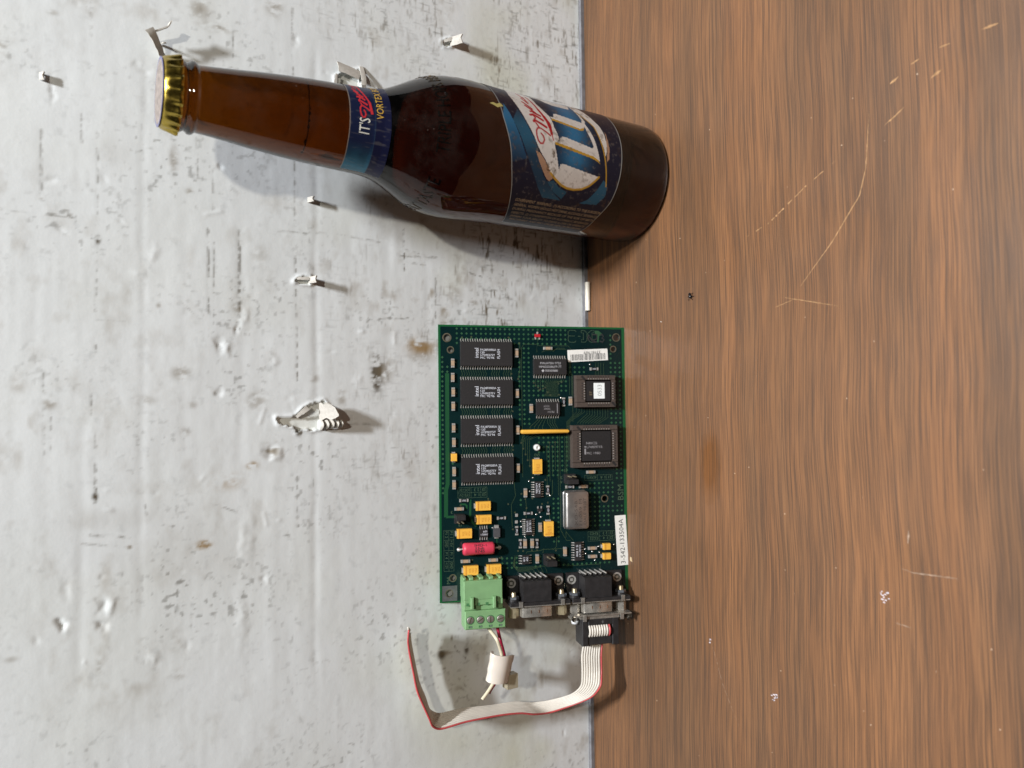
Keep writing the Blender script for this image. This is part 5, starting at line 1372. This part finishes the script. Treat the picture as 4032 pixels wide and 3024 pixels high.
for k in range(4):
    s = 13.35+5.0*k; x, y, _ = sx(s,145.8+.03*k)
    w = MB().ring((x,y),1.74,2.1,11.5,11.66,24); w.build('screw_well', M_greend, o)
    w = MB().lathe([(1.75,11.62),(.02,11.63)],(x,y),20,False,False); w.build('well_floor', M_greend, o)
    sc_ = MB().lathe([(1.72,11.60),(1.72,11.70),(1.5,11.78),(.02,11.8)],(x,y),20,False,False); so = sc_.build('screw', noisy(mat('screw_steel',(.36,.34,.30),.4,.6),400,.3), o, smooth=True)
    a = rad((70,35,88,15)[k]); sl = MB(); sl.strip([(x-1.5*math.sin(a),y+1.5*math.cos(a)),(x+1.5*math.sin(a),y-1.5*math.cos(a))],.5,11.83); sl.build('screw_slot', mat('slot_shade',(.10,.08,.05),.5,.4), o)  # flat dark strip paints the shade of the cut slot
    w = MB(); pbox(w, s-.9,148.5,s+.9,149.6,11.5,11.64); w.build('test_hole', M_greend, o)
    w = MB(); pbox(w, s-.1,148.7,s+.7,149.4,11.6,11.67); w.build('clamp_plate', mat('zinc_clamp',(.35,.42,.38),.4,.7), o)
# ---- two nine-way serial connectors
def cyl_t(mb, s, h, t0, t1, r0, r1=None, seg=18):
    a = sx(s,t0,h); b = sx(s,t1,h); return mb.cyl(a, b, r0, r1, seg)
def serial(ds, yellow):
    mb = MB()
    pbox(mb, 40.0+ds,128.6,54.8+ds,139.2,.2,11.2,.25)
    for s0, s1 in ((33.4,40.0),(54.8,64.2)): pbox(mb, s0+ds,127.9,s1+ds-(.0 if s0 < 50 else .4),139.2,.1,1.6,.12)
    pbev(mb, 33.2+ds,139.0,64.2+ds,140.6,.2,12.6,.3)
    o = mb.build('serial_connector', M_blackp, board)
    for s in (36.2,61.1):
        x, y, _ = sx(s+ds, 131.4)
        r = MB().ring((x,y),1.55,2.35,1.6,1.95,28); r.build('eyelet', M_tin, o)
        r = MB().lathe([(1.55,1.66),(.02,1.68)],(x,y),20,False,False); r.build('eyelet_core', mat('eyelet_dark',(.10,.10,.085),.4,.5), o)
        r = MB().box(x-.75,y-.7,1.6,x+.6,y+.75,1.75); r.build('board_clip', M_tin, o)
        nb = MB(); cyl_t(nb, s+ds, 6.4, 136.8, 139.1, 2.75, None, 6); nb.build('hex_nut', noisy(mat('blue_zinc',(.30,.33,.37),.35,.8),300,.25), o)
        nb = MB(); cyl_t(nb, s+ds, 6.4, 138.0, 139.0, 3.0, None, 20); nb.build('nut_boss', M_blackp, o)
        nb = MB()
        for k in range(4): cyl_t(nb, s+ds, 6.4, 134.9+.5*k, 135.3+.5*k, 1.25, 1.4, 14); cyl_t(nb, s+ds, 6.4, 135.25+.5*k, 135.4+.5*k, 1.1, 1.1, 14)
        nb.build('screw_end', M_brassy, o)
        nb = MB(); cyl_t(nb, s+ds, 6.4, 141.0, 147.2, 2.55, None, 6); nb.build('hex_standoff', M_brassy if yellow else M_nickel, o)
        c = MB(); q = 2.4 if s < 50 else -1.0
        pbox(c, s+ds+q-1.0,138.6,s+ds+q+1.0,141.2,12.55,12.95,.1); pbox(c, s+ds+q-1.0,138.4,s+ds+q+1.0,138.7,11.6,12.9); c.build('flange_clip', M_nickel, o)
    f = MB(); pbox(f, 33.4+ds,140.6,64.0+ds,141.1,.3,12.4); fo = f.build('metal_flange', M_nickel, o)
    sh = MB(); P0 = [(39.0,2.6),(55.8,2.6),(54.8,10.6),(40.0,10.6)]
    out = []
    for t in (141.1,146.7):
        for s, h in ((39.6,2.2),(55.0,2.2),(55.8,2.8),(55.0,10.0),(54.2,10.6),(40.4,10.6),(39.6,10.0),(38.8,2.8)): out.append(sx(s+ds,t,h))
    sh.add(out, [(i,(i+1) % 8,8+(i+1) % 8,8+i) for i in range(8)]+[tuple(range(8,16))])
    so = sh.build('d_shell', M_nickel, o); autosmooth(so, 50)
    pr = MB()
    for k in range(3): pbox(pr, 44.2+k*4.1+ds-.16,143.2,44.2+k*4.1+ds+.16,144.8,10.5,10.75)
    tag(pr.build('shell_dimples', mat('coppery_metal',(.55,.30,.18),.3,.9), o), kind='stuff')  # copper-coloured blocks for the dimples
    pn = MB()
    for k in range(5): x, y, _ = sx(42.0+ds+2.75*k,128.2); pn.tube([(x,y+1.2,0),(x,y+1.0,3.0),(x,y-.3,4.6),(x,y-1.2,5)],.4,6); pn.tube([(x+.9,y+.9,0),(x+.8,y+.6,5),(x+.2,y-.4,7)],.35,6)
    tag(pn.build('solder_pins', M_tin, o), kind='stuff')
    for k in range(5):
        w = MB(); pbox(w, 40.6+ds+2.75*k,127.9,42.6+ds+2.75*k-.8,128.6,.2,8.5,.1); w.build('pin_guide', M_blackp, o)
    return o
serial(0, True); serial(32.0, False)

# ------------------------------------------------------------------ ribbon cable with its plug
M_world = board.matrix_basis.copy()
M_world = Matrix.Translation(Vector((18.35-T, -33.05, 0))) @ Matrix.Rotation(math.pi/2-LEAN, 4, 'X')   # board mm -> world mm
def bw(s, t, h): return M_world @ Vector(sx(s, t, h))
class WB(MB):
    """shapes given in board millimetres but stored in world millimetres"""
    def fin(self, name, m, parent, smooth=False):
        inv = Vector(parent.location)/MM if parent.parent is None else Vector(parent.parent.location)/MM
        self.v = [tuple((M_world @ Vector(p))-inv) for p in self.v]
        return self.build(name, m, parent, smooth)
base = bw(80, 163, 0)
ribbon = tag(empty('ribbon_cable', base), 'white red-edged ribbon cable plugged by a black plug into the circuit board', 'cable')
b = WB(); pbev(b, 70.4,149.6,90.0,163.0,0.6,8.6,.35); pbev(b, 70.4,149.6,73.6,163.0,8.6,11.6,.35); pbev(b, 86.4,149.6,90.0,163.0,8.6,11.6,.35); pbev(b, 73.6,149.6,86.4,152.7,8.6,11.8,.3); pbev(b, 73.6,158.6,86.4,162.6,8.6,11.0,.3)
body = b.fin('plug_body', M_blackp, ribbon)
b = WB(); x, y, _ = sx(81.2,151.2); b.add([(x-.9,y,11.83),(x,y-.6,11.83),(x+.9,y,11.83),(x,y+.6,11.83)],[(0,1,2,3)]); b.fin('pin_one_mark', mat('grey_moulding',(.09,.09,.09),.6), ribbon)
b = WB(); pbox(b, 66.6,147.3,96.6,147.9,.4,12.4); 
out = []
for t in (147.9,149.6):
    for s, h in ((69.6,1.6),(90.4,1.6),(90.4,11.4),(69.6,11.4)): out.append(sx(s,t,h))
b.add(out, [(i,(i+1) % 4,4+(i+1) % 4,4+i) for i in range(4)]); b.fin('metal_hood', M_nickel, ribbon)
for s, q in ((66.6,-1),(96.4,1)):
    b = WB(); pts = []
    for k in range(9):
        a = rad(-60+150*k/8); pts.append((s+q*1.8*math.cos(a)-q*.6, 149.3+1.9*math.sin(a)))
    o2 = []
    for h in (3.2, 9.6):
        o2 += [sx(p[0],p[1],h) for p in pts]
    n = len(pts); o2 += [sx(p[0]-q*.35,p[1],h) for h in (3.2,9.6) for p in pts]
    fs = [(i,i+1,n+i+1,n+i) for i in range(n-1)]+[(2*n+i+1,2*n+i,3*n+i,3*n+i+1) for i in range(n-1)]
    b.add(o2, fs); b.fin('spring_ear', M_nickel, ribbon)
for s in (71.6,91.4):
    b = WB(); pbox(b, s-.9,147.4,s+.9,150.4,12.3,12.8,.1); b.fin('hood_clip', M_nickel, ribbon)
b = WB(); cyl_t(b, 68.2, 6.4, 147.9, 151.0, 1.7); b.fin('jack_screw', M_nickel, ribbon, True)
b = WB(); b.lathe([(.1,0)],(0,0),3,False,False); b.v=[]; b.f=[]; cyl_t(b, 68.2, 6.4, 151.0, 152.6, 2.0, 1.7); b.fin('screw_tip', mat('white_nylon',(.68,.70,.72),.4), ribbon, True)
M_rib = noisy(mat('ribbon_pvc', (0.66, 0.62, 0.55), 0.42), 120, 0.14, 0.05)
M_ribred = noisy(mat('ribbon_red_pvc', (0.50, 0.075, 0.078), 0.45), 200, 0.2)
# loops of wire over the strain relief
for k in range(9):
    s = 74.3+1.31*k; b = WB()
    pts = [sx(s,152.9,9.6),sx(s,153.3,11.4),sx(s,154.4,12.3),sx(s,155.6,12.5),sx(s,156.8,12.3),sx(s,158.0,11.4),sx(s,158.5,9.4)]
    b.tube(pts, .62, 8); b.fin('strain_relief_wire', M_ribred if k == 8 else M_rib, ribbon, True)
# the flat run: far edge and red edge as space curves
FAR = [bw(72.7,162.0,5.0), bw(72.7,163.6,5.0), (-151,-28.6,28.4),(-159.5,-28.4,28.2),(-166.9,-27,28),(-172.4,-21.6,30.2),(-176.2,-14,38.2),(-177.0,-9.5,47),(-175.9,-8,52.4),(-175.4,-7,56.1),(-174.9,-6,68.1),(-173.2,-5,86),(-173.2,-4.6,96.4),
       (-171.8,-4.6,100.2),(-169.4,-4.8,103.0),(-163,-5,105.3),(-156.3,-5,108.1),(-147.6,-5,110.2),(-139,-5,111.9),(-134.7,-6,113),(-129.6,-6,113.4)]
REDE = [bw(83.8,162.0,5.0), bw(83.8,163.6,5.0), (-152,-33.0,18.0),(-160.2,-33.6,18.4),(-165.5,-36.1,21.2),(-172.0,-31.5,23.4),(-178.4,-21.8,30.0),(-181.2,-17.4,40.5),(-179.4,-18.7,50.9),(-177.5,-18,58.1),(-176.2,-17.3,69.3),(-175.8,-15.9,88.3),(-176.9,-14.2,101.2),
        (-174.6,-14.6,105.6),(-170.4,-15.6,107.7),(-162.5,-14.8,111.1),(-155.7,-14.8,113.8),(-146,-14.8,115.8),(-138,-14.9,117.5),(-132.1,-15.6,118.5),(-127.0,-15.9,118.2)]
def spline(P, n):
    P = np.array([tuple(p) for p in P], float); d = np.r_[0, np.cumsum(np.sqrt(np.linalg.norm(np.diff(P, axis=0), axis=1)))]
    out = []
    for t in np.linspace(0, d[-1], n):
        i = min(max(np.searchsorted(d, t)-1, 0), len(P)-2); h = d[i+1]-d[i]; u = (t-d[i])/h
        def tan(j):
            a, c = max(j-1,0), min(j+1,len(P)-1); return (P[c]-P[a])/(d[c]-d[a])
        m0, m1 = tan(i)*h*.85, tan(i+1)*h*.85
        out.append((2*u**3-3*u**2+1)*P[i]+(u**3-2*u**2+u)*m0+(-2*u**3+3*u**2)*P[i+1]+(u**3-u**2)*m1)
    return np.array(out)
NS = 150
Fa = spline(FAR, NS)-np.array(base); Re = spline(REDE, NS)-np.array(base)
for k in range(9):
    w = (k+0.5)/9; c = Fa*(1-w)+Re*w
    if k < 8: c = c[:NS-2-int(random.random()*2)]
    MB().tube(c, 0.57 if k < 8 else 0.47, 8).build('ribbon_wire', M_ribred if k == 8 else M_rib, ribbon, True)
web = MB(); nn_ = NS-2
for k in range(nn_):
    a, b2 = Fa[k], Re[k]; d = (b2-a)/9; web.v += [tuple(a+d*.5), tuple(b2-d*.5)]
web.f = [(2*k,2*k+1,2*k+3,2*k+2) for k in range(nn_-1)]
web.build('ribbon_web', noisy(mat('ribbon_web_shaded', (0.36, 0.34, 0.31), 0.5), 150, 0.2), ribbon, True)  # web coloured darker than the wires to paint shade in the grooves
c = Re[-1]; MB().tube([tuple(Re[-2]*.5+Fa[-2]*.5), tuple(c*.6+Fa[-1]*.4), tuple(c+np.array([1.2,.4,.2]))], [.5,.75,.4], 8).build('frayed_end', M_rib, ribbon, True)

# ------------------------------------------------------------------ two power wires and the white clip round them
def wire(name, pts, r, m, label):
    P0 = pts[0]; o = MB().tube(spline([np.array(p)-np.array(P0) for p in pts], 70), r, 10).build(name, m, None, True)
    o.location = Vector(P0)*MM
    return tag(o, label, 'wire')
M_cream = noisy(mat('cream_pvc', (0.66, 0.60, 0.44), 0.45), 400, 0.12)
M_dred = noisy(mat('crimson_pvc', (0.34, 0.012, 0.045), 0.38), 400, 0.15)
p1 = bw(23.6,149.0,5.2); p2 = bw(28.2,149.0,5.0)
wire('power_wire', [p1, bw(23.7,152,5.0), (-137.1,-21,74), (-143.1,-20.4,71.4), (-146.5,-20,70.6), (-152,-19.4,71.8), (-158,-20,75.3), (-162.1,-20,78.8), (-164.9,-20,81.8)], .85, M_cream, 'cream insulated wire running from the green terminal block through the white clip')
wire('power_wire', [p2, bw(28.2,152,4.8), (-138.9,-18,70.1), (-144.8,-17.6,68.2), (-147.6,-17.4,67.6), (-153,-16.6,69.2), (-159.6,-17.2,73), (-161.8,-17.6,75.4), (-163.4,-18,76.9)], .85, M_dred, 'dark red insulated wire running from the green terminal block through the white clip')
M_nyl = noisy(mat('milky_nylon', (0.64, 0.58, 0.51), 0.35, Subsurface_Weight=0.25, Subsurface_Radius=(0.004,0.003,0.002)), 150, 0.06)
clip = tag(empty('cable_clip', (-153, -15, 66)), 'milky white plastic clip wrapped around the cream and red wires', 'clip')
# rolled sleeve open at both ends, axis along the wires
ax0 = Vector((7.2, -3.5, 3.2)); ax1 = Vector((-5.6, -3.5, 6.6)); dr = (ax1-ax0).normalized(); up = Vector((0,-1,0)); up = (up-dr*up.dot(dr)).normalized(); sd = dr.cross(up)
rows = []
for k in range(8):
    c = ax0.lerp(ax1, k/7); row = []
    for j in range(21):
        a = rad(-118+250*j/20); row.append(tuple(c+sd*(6.2-.08*k)*math.sin(a)*(1+.03*math.sin(k*2.1))+up*3.6*(math.cos(a)+.10*math.cos(3*a))+dr*(.5*math.sin(2*a) if k in (0,7) else 0)))
    rows.append(row)
sheet('sleeve', rows, M_nyl, clip, 1.1)
foot = MB(); foot.bbox(-10.0,-5.6,-4.4,-3.0,-1.2,2.4,.7); fo = foot.build('foot', noisy(mat('clear_yellowed_nylon',(.56,.50,.36),.25,Transmission_Weight=.35,IOR=1.45),150,.1), clip)
MB().bbox(-9.0,-3.4,-4.6,-4.6,7.0,-1.4,.5).build('adhesive_arm', M_nyl, clip)

# ------------------------------------------------------------------ small things lying about
tube_o = MB(); P_ = []
for r, xq in ((1.45,0),(1.45,16.2),(0.85,16.2),(0.85,0)):
    for i in range(18):
        a = 2*math.pi*i/18; P_.append((xq, r*math.cos(a), r*math.sin(a)))
tube_o.add(P_, [(k*18+i,k*18+(i+1) % 18,((k+1) % 4)*18+(i+1) % 18,((k+1) % 4)*18+i) for k in range(4) for i in range(18)])
t_ = tube_o.build('plastic_tube', noisy(mat('ivory_plastic',(.76,.72,.62),.4),300,.08)); autosmooth(t_, 50)
t_.location = Vector((31.0, -3.6, 3.0))*MM
t_.location.z = 1.46*MM
tag(t_, 'short ivory plastic tube lying along the foot of the white wall', 'tube')
M_bug = mat('black_chitin', (0.012, 0.011, 0.012), 0.25)
bug = tag(empty('dead_insect', (28.2,-82.5,0)), 'tiny black dead insect lying on the wood table', 'insect')
MB().lathe([(.05,.15),(.7,.35),(.95,.8),(.7,1.3),(.05,1.5)],(0,0),10,False,False).build('abdomen', M_bug, bug, True)
MB().lathe([(.05,.25),(.5,.45),(.55,.8),(.05,1.1)],(1.3,.4),10,False,False).build('head', M_bug, bug, True)
for k in range(6):
    a = rad(40+50*k+(25 if k > 2 else 0)); c, s = math.cos(a), math.sin(a)
    MB().tube([(.4*c,.4*s,.7),(1.4*c,1.4*s,1.0),(2.2*c,2.2*s+.2,.12)],.12,5).build('leg', M_bug, bug)
fl = MB().prism([(0,0),(2.2,.5),(2.6,1.4),(1.2,1.9),(.2,1.3)],0.02,.25,.1).build('paper_crumb', noisy(mat('tan_crumb',(.50,.38,.22),.8),800,.2))
fl.location = Vector((-105.5,-36.6,0))*MM
tag(fl, 'small tan crumb on the table beside the printed part number label', 'crumb')
for k, (x, y) in enumerate(((112.0,-19.0),(18.0,-62.0))):
    c = MB().prism([(0,0),(.5,.1),(.7,.6),(.2,.8)],0.02,.4,.1).build('plaster_crumb', M_torn); c.location = Vector((x,y,0))*MM
    tag(c, ('tiny white crumb on the table behind the bottle','tiny white crumb on the table in front of the circuit board corner')[k], 'crumb')
